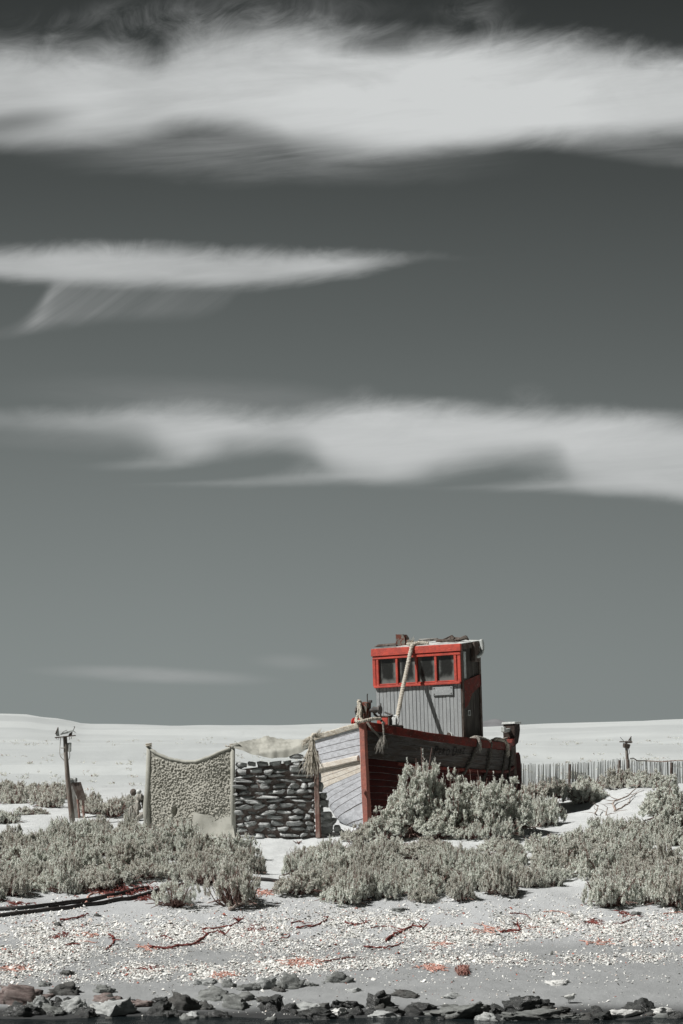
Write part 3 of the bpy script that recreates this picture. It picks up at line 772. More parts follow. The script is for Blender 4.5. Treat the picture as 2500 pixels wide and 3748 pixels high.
    b = MB(); b.box((hw + .022, CF + .20, 3.86), (.02, .12, .62)); b.build('side_window', M_PALEMETAL, cab)
    b = MB(); x = hw + .034
    b.add([(x, CF + .13, 3.48), (x, CF + 1.08, 3.68), (x, CF + 1.08, 3.42), (x, CF + .55, 3.20), (x, CF + .30, 2.92), (x, CF + .13, 2.84)], [(0, 5, 4, 3, 2, 1)])
    b.add([(x - .012, CF + .13, 3.48), (x - .012, CF + 1.08, 3.68), (x - .012, CF + 1.08, 3.42), (x - .012, CF + .55, 3.20), (x - .012, CF + .30, 2.92), (x - .012, CF + .13, 2.84)], [(0, 1, 2, 3, 4, 5)])
    b.build('red_band', M_RAILRED, cab)
    b = MB()
    for dy, dz, sy, sz in ((0, .055, .13, .022), (0, -.055, .13, .022), (-.055, 0, .022, .09), (.055, 0, .022, .09)): b.box((hw + .045, CF + .32 + dy, 2.74 + dz), (.02, sy, sz))
    b.build('hasp', M_PALEMETAL, cab)
    # drain pipe at the back corner of the roof
    b = MB(); b.tube(resample([(hw + .10, CF + .97, ZT + .26), (hw + .13, CF + .97, ZT + .17), (hw + .14, CF + .95, ZT + .02), (hw + .12, CF + .87, ZT - .10), (hw + .08, CF + .68, ZT - .16)], .05), .05, 10); b.build('drain_pipe', M_PALEMETAL, cab, smooth=True)
    b = MB(); b.box((hw + .06, CF + .70, ZT - .04), (.12, .22, .45)); b.build('wall_box', M_DARKWOOD, cab)
    # small riveted plate and a vent hole with its white rim
    b = MB(); b.box((.66, CF - .018, 3.27), (.52, .035, .20))
    for dx in (-.22, .22):
        for dz in (-.065, .065): b.box((.66 + dx, CF - .032, 3.27 + dz), (.025, .022, .025), mi=1)
    b.build('name_plate', [M_CABIN, M_IRON], cab)
    b = MB(); b.tube([(.80, CF + .0, 2.22), (.80, CF - .035, 2.22)], .075, 14); b.tube([(.785, CF - .034, 2.245), (.785, CF - .05, 2.245)], .05, 12, mi=1); b.build('vent', [M_WHITE, M_DARKWOOD], cab)
    # old exhaust box on the roof
    b = MB(); bx = -.56
    pr = [(-.13, 0), (-.13, .30), (.05, .29), (.10, .22), (.12, .0)]
    n = len(pr); vs = [(bx + x, CF + .42 + s * .12, ZT + .17 + z) for s in (-1, 1) for x, z in pr]
    b.add(vs, [tuple(range(n)), tuple(range(n, 2 * n))[::-1]] + [(i, n + i, n + (i + 1) % n, (i + 1) % n) for i in range(n)])
    b.box((bx + .19, CF + .42, ZT + .24), (.13, .2, .14), wob=.02); b.build('exhaust_box', M_RUST, cab)
    return cab
CAB = cabin()

# the boat's name, painted along the shaded side
def lettering():
    b = MB(); x = .20
    parts = [('P', .215, 0), ('ERO', .155, .0), (' ', .1, 0), ('D', .215, 0), ('IA', .155, .0), ('Z', .15, 0.02)]
    for txt, size, dz in parts:
        if txt == ' ': x += .05; continue
        for ch in txt:
            cu = bpy.data.curves.new('glyph', 'FONT'); cu.body = ch; cu.size = size * 1.38; cu.resolution_u = 4; cu.offset = size * .02
            tmp = bpy.data.objects.new('glyph', cu); C.objects.link(tmp)
            dg = bpy.context.evaluated_depsgraph_get(); me = bpy.data.meshes.new_from_object(tmp.evaluated_get(dg))
            vs = [(q.co.x, q.co.y) for q in me.vertices]; fs = [tuple(p.vertices) for p in me.polygons]
            bpy.data.objects.remove(tmp); bpy.data.curves.remove(cu); bpy.data.meshes.remove(me)
            w = max(q[0] for q in vs); jit = random.uniform(-.012, .012)
            out = []
            for a_, z in vs:
                s = x + a_ * .68 + z * .10
                u_ = U_AT(s); tt = (float(sheer(u_)) - (NAME_Z + dz + jit + z)) / (float(sheer(u_)) - .02)
                p = hull_pt(1, u_, tt); out.append((float(p[0]) + .012, float(p[1]) - .006, float(p[2])))
            b.add(out, fs); x += w * .68 + .028
    bpy.data.objects[HULL.name]; b.build('name_lettering', M_BLACKLETTER, HULL)
NAME_Z = 1.74
_uu = np.linspace(1.02, 3.4, 200); _pp = np.stack([np.array(hull_pt(1, u_, .12), float) for u_ in _uu]); _ss = np.concatenate([[0], np.cumsum(np.linalg.norm(np.diff(_pp[:, :2], axis=0), axis=1))])
def U_AT(s): return float(np.interp(s, _ss, _uu))
lettering()

# bow winch (bolted to the stem head) with its drums and crank
def winch():
    b = MB(); b.box((-.02, .16, 2.72), (.17, .20, .55), Euler((0, R(4), 0)), taper=.9, wob=.006); wn = b.build('bow_winch', M_RUST, boat)
    b = MB(); b.tube([(.06, .16, 2.80), (.16, .16, 2.80), (.17, .16, 2.80), (.30, .16, 2.80), (.31, .16, 2.80), (.35, .16, 2.80)], [.05, .05, .085, .05, .10, .10], 12); b.build('drum', M_IRON, wn)
    b = MB(); b.tube([(-.10, .16, 2.80), (-.2, .16, 2.80), (-.21, .16, 2.80), (-.25, .16, 2.80)], [.05, .05, .12, .12], 12); b.build('drum', M_IRON, wn)
    b = MB(); b.tube([(.02, .16, 2.98), (.02, .16, 3.14), (.03, .16, 3.18)], .013, 6); b.box((.10, .15, 3.0), (.08, .05, .06)); b.build('crank', M_IRON, wn)
    b = MB(); b.tube([(.34, .2, 2.95), (.33, .2, 2.55)], .012, 6); b.tube([(.16, .2, 2.72), (.40, .25, 2.48)], .03, 6); b.build('brace', M_IRON, wn)
winch()

# ------------------------------------------------------------------ rope, cord and gear lying on the boat
def obj_world(name, mb, mats, label, cat, origin, group=None, smooth=False):
    """a one-mesh thing built in world coordinates, its origin moved to `origin`"""
    o_ = Vector(origin); mb.v = [tuple(Vector(q) - o_) for q in mb.v]
    o = mb.build(name, mats, None, o_, smooth)
    return tag(o, label, cat, group)
def roof_z(u, v): return ZT + .135 + .13 * (u - CF + .055) / (CL + .055) + .05 * (1 - (v / (CW / 2)) ** 2) * (.3 + .7 * max(0, (u - CF) / CL))
b = MB()
path = [bw((p[0] + .05, p[1], p[2])) for p in [(.22, CF + .10, roof_z(CF + .1, .2) + .03), (.06, CF + .06, roof_z(CF + .06, 0) + .05), (-.05, CF - .06, ZT + .17), (-.075, CF - .13, ZT + .02), (-.07, CF - .35, 3.85), (-.03, CF - .70, 3.35), (.035, CF - 1.07, 2.85), (.10, CF - 1.38, 2.42), (.16, CF - 1.62, 2.05), (.18, CF - 1.7, 1.90)]]
b.rope(path, .052, turns=6)
b.rope([bw((p[0] + .05, p[1], p[2])) for p in [(-.28, CF + .12, roof_z(CF + .12, .2) + .03), (-.12, CF + .05, roof_z(CF + .05, .1) + .05), (-.02, CF - .02, ZT + .20), (.10, CF + .04, roof_z(CF + .04, .1) + .05), (.30, CF + .06, roof_z(CF + .06, .3) + .03)]], .04, turns=7)
b.fray(bw((-.05, CF + .02, ZT + .20)), (-.3, -.2, .8), 26, .20, .55)
obj_world('mooring_rope', b, M_ROPE, 'long pale twisted rope running from the cabin roof down to the foredeck', 'rope', path[-1])
b = MB()
p2 = [bw(p) for p in [(-.14, .20, 2.93), (-.15, .06, 3.02), (-.13, .02, 2.80), (-.16, .0, 2.66), (-.17, -.06, 2.58), (-.08, -.17, 2.55), (.02, -.18, 2.545), (.12, -.14, 2.57), (.24, .04, 2.60), (.32, .22, 2.60)]]
b.rope(p2, .042, turns=7)
b.rope([bw(p) for p in [(-.10, .02, 2.98), (-.06, -.02, 2.80), (-.08, -.03, 2.66), (-.02, -.06, 2.58)]], .035, turns=7)
obj_world('mooring_rope', b, M_ROPE, 'thick rope wound round the winch on the bow', 'rope', p2[-1])
b = MB()
p3 = [bw(p) for p in [(.10, -.02, 2.52), (.17, .00, 2.40), (.27, .08, 2.26), (.34, .12, 2.16)]]
b.rope(p3, .028, turns=9); b.rope([bw(p) for p in [(.42, .10, 2.52), (.42, .14, 2.34), (.40, .15, 2.2)]], .024, turns=9)
b.fray(bw((.36, .10, 2.19)), bw((.05, -.15, -1)) - bw((0, 0, 0)), 34, .42, .16, r=.006)
b.fray(bw((.44, .13, 2.20)), bw((-.05, -.10, -1)) - bw((0, 0, 0)), 26, .30, .22, r=.006)
obj_world('frayed_rope', b, M_ROPEGREY, 'frayed rope end hanging in the shade beside the red stem', 'rope', p3[0])
def along(side, pts, r, off=.03):
    return [bw(tuple(float(q) for q in hull_pt(side, u_, t_, -off - r))) for u_, t_ in pts]
b = MB()
x = lambda u_, o_, z_: bw((float(hull_pt(1, u_, 0)[0]) + o_, u_, float(sheer(u_)) + z_))
pr = [x(2.55, -.16, .06), x(2.5, -.04, .09), x(2.5, .06, .07), x(2.5, .10, -.06), x(2.52, .09, -.20)]
b.rope(pr, .042, turns=7); b.rope([x(2.5, -.02, .10), x(2.7, -.03, .10), x(2.95, -.02, .08), x(3.1, .06, .02)], .04, turns=7)
b.fray(pr[-1], (0, 0, -1), 10, .08, .2)
obj_world('draped_rope', b, M_ROPEGREY, 'pale rope end looped over the rail just aft of the wheelhouse', 'rope', pr[0])
b = MB()
pr = [x(3.7, -.12, .07), x(3.9, -.03, .10), x(4.2, .02, .08), x(4.3, .10, .0), x(4.34, .11, -.20), x(4.35, .10, -.26)]
b.rope(pr, .05, turns=7); b.rope([x(3.6, -.03, .09), x(3.85, -.06, .12), x(4.15, -.04, .12)], .04, turns=7)
b.fray(pr[-1], (0, 0, -1), 12, .08, .2)
obj_world('draped_rope', b, M_ROPE, 'whitest rope end hanging over the rail near the stern', 'rope', pr[0])
for pts, lb in (([(2.5, .02), (2.44, .12), (2.34, .25), (2.22, .38)], 'dark rope slanting down the hull under the name'),
                ([(3.15, .0), (3.18, .10), (3.25, .25), (3.3, .45)], 'dark rope hanging down the hull between the two pale rope ends'),
                ([(4.4, .02), (4.5, .12), (4.6, .28), (4.7, .48)], 'dark rope hanging below the whitest rope end'),
                ([(6.0, .02), (6.05, .12), (6.1, .28), (6.2, .45)], 'dark rope hanging down the hull closest to the stern post')):
    b = MB(); pp = along(1, pts, .03); b.rope(pp, .040, turns=7)
    obj_world('hanging_rope', b, M_ROPEDARK, lb, 'rope', pp[0], 'dark ropes hanging down the hull')
b = MB(); b.box((0, .78, 2.37), (.80, .85, .18), wob=.01); b.build('hatch', M_DARKWOOD, boat)
b = MB()
for k in range(7):
    c = Vector((-.36 + .012 * random.uniform(-1, 1), .46, 2.56)); r_ = .105 + .012 * random.uniform(-1, 1); xk = -.12 + k * .035
    b.tube([c + Vector((xk, math.cos(a) * r_, math.sin(a) * r_ * .75)) for a in np.linspace(0, 6.283, 15)], .020, 6, cap=False)
b.tube([(-.51, .46, 2.56), (-.21, .46, 2.56)], .07, 8)
b.v = [tuple(bw(q)) for q in b.v]
obj_world('cord_coil', b, M_ROPERED, 'coil of bright red cord beside the bow winch', 'cord', bw((-.3, .5, 2.41)))
bx_ = thing('carry_box', 'small red box with a white handle on the foredeck in front of the wheelhouse', 'box', bw((.16, .70, 2.462)), rot=(0, 0, -TH))
b = MB(); b.box((0, 0, .10), (.30, .20, .19), wob=.004); b.build('box_body', M_RED, bx_)
b = MB(); b.box((0, 0, .205), (.32, .22, .03)); b.box((.155, 0, .10), (.03, .205, .20)); b.build('lid', M_DARKWOOD, bx_)
b = MB(); b.tube(resample([(.19, 0, .03), (.21, 0, .16), (.27, 0, .22), (.34, 0, .18), (.36, 0, .08), (.32, 0, .0)], .03), .022, 8); b.box((.27, 0, .09), (.10, .10, .17)); b.build('handle', M_WHITE, bx_)
b = MB(); b.tube([(.02, -.02, .30), (.22, -.02, .23)], .022, 6); b.build('strap', M_IRON, bx_)
# junk on the wheelhouse roof
def on_roof(v, u, lift=0.0): return Vector((v + CABX, u, roof_z(u, v) + lift))
for v, u, s, rz, ry, mt, lb in ((.50, CF + .62, (.36, .16, .07), .5, -.32, M_DARKWOOD, 'dark broken board tilted up in the middle of the cabin roof'),
                               (.70, CF + .72, (.24, .12, .06), -.3, .10, M_DARKWOOD, 'small dark board lying behind the tilted roof board'),
                               (.86, CF + .66, (.30, .14, .07), .2, -.22, M_DARKWOOD, 'dark splintered board near the shaded edge of the cabin roof'),
                               (.62, CF + .28, (.50, .10, .05), .12, .02, M_DARKWOOD, 'long dark lath lying at the front of the cabin roof'),
                               (-.02, CF + .70, (.55, .09, .06), .15, -.04, M_GREYWOOD, 'pale stick lying flat on the cabin roof'),
                               (-.92, CF + .25, (.55, .12, .05), .08, -.03, M_DARKWOOD, 'dark slat along the front edge of the cabin roof, left of the exhaust box')):
    b = MB(); b.box((0, 0, s[2] / 2 + .03), s, Euler((.05, ry, rz)), wob=.02, taper=.85)
    b.box((s[0] * .3, .03, s[2] * .4 + .03), (s[0] * .5, s[1] * .5, s[2] * .7), Euler((.2, -ry, rz + .5)), wob=.015)
    o = b.build('roof_board', mt, None, bw(on_roof(v, u)), rot=(0, R(-2), -TH)); tag(o, lb, 'board')

# ------------------------------------------------------------------ rocks and stones
def ico(sub):
    bm = bmesh.new(); bmesh.ops.create_icosphere(bm, subdivisions=sub, radius=1.0); bm.verts.index_update()
    V = np.array([q.co[:] for q in bm.verts]); F = np.array([[q.index for q in f.verts] for f in bm.faces]); bm.free(); return V, F
ICO = {k: ico(k) for k in (1, 2, 3, 4)}
def rock(seed, size, sub=3, facets=7, rough=.20, boxy=0.0, cut=(.62, .92), jag=0.0):
    V, F = ICO[sub]; r_ = np.random.default_rng(seed)
    P = V.copy()
    if boxy: P = np.sign(P) * np.abs(P) ** (1 - boxy); P /= np.max(np.abs(P))
    P = P * (1 + rough * fbm(V[:, 0] * 1.3 + seed, V[:, 1] * 1.3, V[:, 2] * 1.3, 3, seed % 97))[:, None]
    for k in range(facets):
        n = r_.normal(size=3); n /= np.linalg.norm(n); d = r_.uniform(*cut)
        h = P @ n - d; P = P - np.where(h > 0, h * .92, 0)[:, None] * n[None]
    if jag: P = P * (1 + jag * (np.abs(fbm(V[:, 0] * 2.2 + seed * .7, V[:, 1] * 2.2, V[:, 2] * 4.5, 4, seed % 53)) - .35))[:, None]
    P = P * (1 + .035 * fbm(V[:, 0] * 6 + seed, V[:, 1] * 6, V[:, 2] * 6, 3, seed % 31))[:, None]
    P = P * np.asarray(size)[None] / 2
    return P, F
def merge(parts):
    V = []; F = []; o = 0
    for P, f in parts: V.append(P); F.append(f + o); o += len(P)
    return np.concatenate(V), np.concatenate(F)
def stone_mat(name, a, b_, c, scale=5, rough=.9, spec=.2, lay=(1, 1, 4), wet=False):
    def fn(t, b, out):
        ge = t.new('ShaderNodeNewGeometry'); rnd = ge.outputs['Random Per Island']
        oc = t.new('ShaderNodeTexCoord').outputs['Object']
        n = t.noise(t.vmul(oc, lay), scale, 6, .65)
        col = t.mix(t.smooth(n, .36, .64), rgb(*a), rgb(*b_))
        col = t.mix(t.smooth(t.noise(oc, scale * 4, 4, .7), .58, .72, 0, .7), col, rgb(*c))
        hs = t.new('ShaderNodeHueSaturation'); t.put(hs.inputs['Value'], t.lin(rnd, 0, 1, .72, 1.25)); t.put(hs.inputs['Color'], col)
        t.l.new(hs.outputs[0], b.inputs['Base Color']); b.inputs['Roughness'].default_value = rough; b.inputs['Specular IOR Level'].default_value = spec
        bump(t, b, t.m('ADD', t.noise(t.vmul(oc, lay), scale * 5, 6, .7), t.noise(oc, scale * 16, 3, .7)), .8, .02)
    return material(name, fn)
M_WALLSTONE = stone_mat('schist_wall_stone', (.60, .615, .605), (.40, .415, .405), (.70, .71, .69))
M_POLE = worn('brown_grey_pole', (.135, .105, .088), (.22, .20, .175), scale=5, rough=.9, stretch=(2, 2, .35))
M_EARTH = worn('dark_earth_fill', (.17, .135, .12), (.26, .225, .21), rough=1)
M_ROCKS = {0: stone_mat('pale_grey_rock', (.40, .415, .405), (.27, .28, .27), (.56, .57, .55)),
           1: stone_mat('wet_dark_rock', (.030, .032, .031), (.055, .058, .055), (.085, .075, .068), rough=.32, spec=.45),
           2: stone_mat('brown_stained_rock', (.24, .20, .185), (.13, .10, .092), (.34, .325, .31)),
           3: stone_mat('grey_rock', (.21, .22, .21), (.13, .135, .128), (.30, .31, .295)),
           4: stone_mat('dark_grey_rock', (.095, .098, .092), (.06, .058, .054), (.16, .155, .145), rough=.6, spec=.3),
           5: stone_mat('white_shelly_rock', (.62, .625, .60), (.45, .455, .44), (.75, .75, .72))}

# ------------------------------------------------------------------ dry stone wall between screen and boat
wx0, wx1, WY = PT(862, 3060, 58.62), PT(1150, 3060, 58.45), 58.55
wall = thing('stone_wall', 'dry stone wall of flat grey stones between the hessian screen and the boat', 'wall', (wx0.x, 58.62, 2.30))
def stone_wall():
    parts = []; L = wx1.x - wx0.x; rr = random.Random(5)
    top = lambda s: np.interp(s, [0, .3, .45, .7, 1.0], [1.66, 1.72, 1.76, 1.82, 1.90])
    z = .03; k = 0
    rr.random()
    while z < 1.9:
        h = rr.choice([.085, .10, .12, .14, .165]); x_ = rr.uniform(-.10, .02)
        while x_ < L - .03:
            w = rr.uniform(.18, .62) if h < .12 else rr.uniform(.16, .42)
            if x_ + w > L + .06: w = max(.12, L + .05 - x_)
            s = (x_ + w / 2) / L; tilt = rr.gauss(0, .09)
            if z + h * .5 < top(s):
                hh = h * rr.uniform(.78, 1.05)
                P, F = rock(rr.randrange(9999), (w * rr.uniform(.92, 1.04), rr.uniform(.28, .42), hh), 4, 14, .12, .66, (.66, 1.08), .22)
                c_, s_ = math.cos(tilt), math.sin(tilt); X = P[:, 0] * c_ - P[:, 2] * s_; Z = P[:, 0] * s_ + P[:, 2] * c_
                parts.append((np.stack([X + x_ + w / 2, P[:, 1] + rr.uniform(-.07, .07) - .17 * s, Z + z + h / 2 + .05 * s + rr.gauss(0, .008)], -1), F))
                if rr.random() < .35:                                # a pinning stone in the joint
                    P, F = rock(rr.randrange(9999), (.10, .16, .07), 2, 6, .2, .2); parts.append((P + [x_ + w + .01, .0 - .17 * s, z + h * rr.uniform(.3, .8)], F))
            x_ += w + rr.uniform(-.01, .022)
        z += h + rr.uniform(-.006, .012); k += 1
    # the loose end past the post, stepping down under the hull
    for px, py, w, h in ((1178, 2846, 26, 30), (1182, 2880, 30, 34), (1188, 2914, 36, 26), (1190, 2940, 44, 30), (1176, 2968, 26, 30), (1198, 2985, 56, 26), (1180, 3000, 30, 28), (1188, 3016, 34, 18), (1206, 3010, 62, 30), (1195, 3038, 60, 34), (1236, 3034, 34, 28), (1252, 3044, 26, 18)):
        q = PT(px - 2 - max(0, 2990 - py) * .08, py, 58.75); P, F = rock(rr.randrange(9999), (w * .86 / 160, .32, h / 150), 4, 12, .12, .66, (.66, 1.08), .22)
        parts.append((P + np.array([q.x - wx0.x, q.y - 58.62, q.z - 2.30]), F))
    V, F = merge(parts)
    link('stones', fast_mesh('stones', V, F, M_WALLSTONE), wall)
    b = MB(); xs = np.linspace(0, L, 14)                              # earth and rubble core seen in the joints
    b.grid([[(x, -.045 - .17 * x / L + .03 * float(vnoise(x * 6, z * 6)), z * (top(x / L) - .1)) for x in xs] for z in np.linspace(0, 1, 12)])
    b.grid([[(x, .34, z * (top(x / L) - .1)) for x in xs] for z in np.linspace(0, 1, 4)], flip=True)
    b.grid([[(x, y - (.17 * x / L if y < .3 else 0), top(x / L) - .1) for x in xs] for y in (.06, .34)])
    b.build('core', M_EARTH, wall)
stone_wall()
def plank_post():
    q = PT(1160, 3062, 58.28); t_ = PT(1152, 2745, 58.28)
    b = MB(); h = t_.z - q.z
    b.box((0, 0, h / 2), (.10, .07, h), Euler((0, math.atan2(t_.x - q.x, h), 0)), wob=.012)
    b.box((.05, .03, h * .25), (.06, .05, h * .5), Euler((0, -.03, 0)), wob=.012)
    o = b.build('timber_post', M_REDWOOD, None, (q.x, q.y, q.z - .02)); tag(o, 'upright reddish timber post between the stone wall and the hull', 'post')
    b = MB(); q2 = PT(1136, 2835, 58.9); t2 = PT(1128, 2690, 58.9)
    t3 = PT(1146, 2692, 58.25)
    b.rope([PT(1166, 2690, 59.6), PT(1150, 2690, 58.6), t3 + Vector((0, -.03, 0)), PT(1140, 2712, 58.2)], .045, turns=6)
    for dx, n in ((0, 60), (-6, 40), (7, 50), (3, 40)): b.fray(PT(1142 + dx, 2705 + random.uniform(-5, 10), 58.2), (0.0, -.1, -1), n, .85, .07, r=.0075, droop=.1)
    b.fray(PT(1140, 2700, 58.25), (-.8, -.1, -.35), 40, .35, .25, r=.006)
    b.fray(PT(1158, 2698, 58.6), (.55, 0, .55), 40, .26, .35, r=.005, droop=.25)
    obj_world('frayed_rope', b, M_ROPE, 'tassel of pale frayed rope hanging beside the cut end of the hull planks', 'rope', t3)
plank_post()

# ------------------------------------------------------------------ hessian screen on two posts
M_HESSIAN = worn('bobbled_hessian', (.375, .37, .325), (.31, .305, .265), scale=2.2, lo=.40, hi=.62, rough=.95, bscale=70, c3=(.47, .455, .395), lo3=.55, hi3=.66, scale3=16, bstr=.4, var=.18)
M_CANVAS = worn('plain_canvas', (.40, .40, .355), (.33, .33, .29), scale=3, rough=.95, bscale=120, bstr=.25, c3=(.5, .5, .46), lo3=.66, hi3=.7, scale3=24, var=.10)
A_, B_ = PT(545, 2735, 59.7), PT(852, 2735, 58.55)
GA, GB = float(H(A_.x, A_.y)), float(H(B_.x, B_.y))
screen = thing('hessian_screen', 'knobbly hessian sheet hung between two posts left of the stone wall', 'screen', (A_.x, A_.y, GA))
O_ = Vector((A_.x, A_.y, GA))
def hessian():
    ns, nt = 270, 240; V = np.zeros((nt, ns, 3))
    s = np.linspace(0, 1, ns); d = Vector((B_.x - A_.x, B_.y - A_.y, 0)); nrm = Vector((-d.y, d.x, 0)).normalized(); nrm = nrm if nrm.y < 0 else -nrm
    topz = np.interp(s, [0, .10, .25, .42, .58, .75, .88, 1], [A_.z - .01, A_.z - .14, A_.z - .26, A_.z - .325, A_.z - .32, A_.z - .22, A_.z - .10, B_.z - .005])
    topz = np.convolve(np.pad(topz, 6, 'edge'), np.ones(13) / 13, 'valid')
    botz = (GA + (GB - GA) * s) - .12
    for i, t_ in enumerate(np.linspace(0, 1, nt)):
        xx = A_.x + d.x * s; yy = A_.y + d.y * s; zz = topz + (botz - topz) * t_
        fold = .07 * np.sin(s * 9 + 1.0) * (1 - t_) ** 2 * s + .05 * vnoise(s * 3.0, t_ * 2.0, 0, 3) * math.sin(math.pi * min(1, t_ * 1.2))
        fold = fold - .045 * np.abs(vnoise(s * 7.5 + t_ * .5, t_ * 1.1, 0, 23)) * np.minimum(1, t_ * 4) + .05 * np.abs(vnoise(s * 3.1, t_ * 1.6, 0, 29))
        rad = np.sin((s - .98) * 26 * (.4 + t_)) * .022 * np.exp(-((s - 1) / .22) ** 2) * (1 - t_)          # creases drawn to the right hand tie
        smooth_ = np.minimum(1, np.minimum((s) / .07, np.minimum((1 - s) / .05, t_ / .07 + .0 * s)))
        cx, cz = s * d.length, zz
        cs = .046; gi, gj = np.floor(cx / cs).astype(int), np.floor(cz / cs).astype(int); lump = np.zeros(ns)
        for di in (-1, 0, 1):
            for dj in (-1, 0, 1):
                a_, b_ = gi + di, gj + dj
                qx = (a_ + .5 + 1.25 * (_hash(a_, b_, 0, 1) - .5) + .5 * (b_ % 2)) * cs; qz = (b_ + .5 + 1.25 * (_hash(a_, b_, 1, 1) - .5)) * cs
                rad_ = .014 + .018 * _hash(a_, b_, 2, 1)
                lump = np.maximum(lump, np.maximum(0, 1 - ((cx - qx) ** 2 + (cz - qz) ** 2) / rad_ ** 2) ** .7 * .030 * (.45 + _hash(a_, b_, 3, 1)))
        off = fold + rad + lump * smooth_ + .10 * np.sin(np.pi * s) * t_ * .6
        px_ = xx; h1 = PT(642, 2968, 59.3); h2 = PT(702, 3012, 59.1)
        off = off - .16 * np.exp(-((xx - h1.x) / .035) ** 2 - ((zz - h1.z) / .09) ** 2) - .10 * np.exp(-((xx - h2.x) / .06) ** 2 - ((zz - h2.z) / .022) ** 2)
        off = off + .06 * np.exp(-((xx - h1.x + .06) / .03) ** 2 - ((zz - h1.z - .02) / .09) ** 2)
        V[i] = np.stack([xx + nrm.x * off, yy + nrm.y * off, zz], -1)
    i = np.arange(nt - 1)[:, None] * ns + np.arange(ns - 1)[None]
    F = np.stack([i, i + ns, i + ns + 1, i + 1], -1).reshape(-1, 4)
    P = V.reshape(-1, 3)
    link('hessian_sheet', fast_mesh('hessian_sheet', P - np.array(O_)[None], F, M_HESSIAN, smooth=True), screen)
    # rolled top hem
    b = MB(); k = range(0, ns, 5)
    b.tube([Vector(V[0, j]) - O_ + Vector((0, -.01, .0)) for j in k], [.035 + .008 * float(vnoise(j * .2, 1)) for j in k], 8); b.build('hem', M_CANVAS, screen, smooth=True)
    # posts, wrapped in canvas
    b = MB(); b.tube([(-.03, -.02, -.1), (-.055, -.03, .5), (-.01, -.02, 1.1), (.0, -.02, A_.z - GA + .03)], [.06, .085, .07, .05], 10); b.build('post', M_CANVAS, screen, smooth=True)['label'] = 'left post wrapped in canvas'
    q = B_ - O_; b = MB(); b.tube([(q.x + .02, q.y - .02, GB - GA - .1), (q.x + .005, q.y - .02, .9), (q.x + .0, q.y - .02, q.z + .03)], [.06, .055, .05], 10); b.build('post', M_CANVAS, screen, smooth=True)['label'] = 'right post by the stone wall'
    b = MB(); tp = Vector((.0, -.04, A_.z - GA + .01)); b.rope([tp + Vector((math.cos(a) * .06, math.sin(a) * .06, a * .006)) for a in np.linspace(0, 12.5, 26)], .016, turns=16); b.build('lashing', M_ROPE, screen); b = MB()
    tq = q + Vector((0, -.02, .0)); b.rope([tq + Vector((math.cos(a) * .06, math.sin(a) * .06, a * .006)) for a in np.linspace(0, 12.5, 26)], .016, turns=16)
    b.rope([tq, tq + Vector((-.10, -.05, .02)), tq + Vector((-.16, -.02, .03))], .02, turns=12); b.build('lashing', M_ROPE, screen)
    # canvas patch at the lower right, its outer corner curling up
    n = 26; rows = []
    for i in range(n):
        row = []
        for j in range(n):
            a, c = j / (n - 1), i / (n - 1)
            px = 708 + (848 - 708) * a + 14 * c - 20 * (1 - a) * c; py = 2972 + 14 * math.sin(a * 2.5) + (3072 - 2972) * c + 0 * a
            Yq = 59.05 - .42 * a - .10 - .10 * c; p = PT(px, py, Yq)
            cur = max(0, a - .72) * max(0, c - .55) * 2.6
            row.append(p - O_ + Vector((.0, -.02 * math.sin(a * 7 + c * 3) - cur * .55, cur * .15 + .006 * math.sin(c * 12))))
        rows.append(row)
    b = MB(); b.grid(rows, flip=True); b.build('canvas_patch', M_CANVAS, screen, smooth=True)
hessian()
# sagging canvas slung over the top of the wall
def tarp():
    n, m_ = 70, 22; rows = []
    fr = lambda s: np.interp(s, [0, .12, .3, .5, .7, .85, 1], [2738, 2748, 2765, 2778, 2772, 2756, 2735])
    hm = lambda s: np.interp(s, [0, .12, .22, .34, .5, .7, .85, 1], [2734, 2742, 2752, 2756, 2749, 2742, 2728, 2708])
    bk = lambda s: np.interp(s, [0, .08, .2, .34, .42, .55, .75, .9, 1], [2724, 2716, 2711, 2700, 2695, 2704, 2707, 2706, 2690])
    for i in range(m_):
        row = []; c = i / (m_ - 1)
        for j in range(n):
            s = j / (n - 1); px = 856 + (1138 - 856) * s
            if c < .22: k = c / .22; Yq = 58.30 + .06 * k; py = fr(s) + (hm(s) - fr(s)) * k
            else:
                k = (c - .22) / .78; Yq = 58.36 + 1.15 * k * math.sin(math.pi * min(max(s, .06), .94)) ** .6; py = hm(s) + (bk(s) - hm(s)) * k ** .9
            p = PT(px, py, Yq); tw = min(1, s * 6) * min(1, (1 - s) * 6)
            p.z += tw * (.020 * float(vnoise(s * 9, c * 3, 0, 2)) + .014 * float(vnoise(s * 60, c * 24, 0, 5)) * (1 if c > .22 else .3))
            p.y += tw * .03 * float(vnoise(s * 14, c * 2, 0, 7))
            row.append(p)
        rows.append(row)
    b = MB(); b.grid(rows, flip=True)
    b.tube([PT(846, 2733, 58.5), PT(866, 2728, 58.5), PT(880, 2735, 58.5)], [.05, .065, .04], 8)
    obj_world('canvas_awning', b, M_CANVAS, 'sagging pale canvas slung over the top of the stone wall', 'canvas', PT(1000, 2790, 58.6), smooth=True)
tarp()
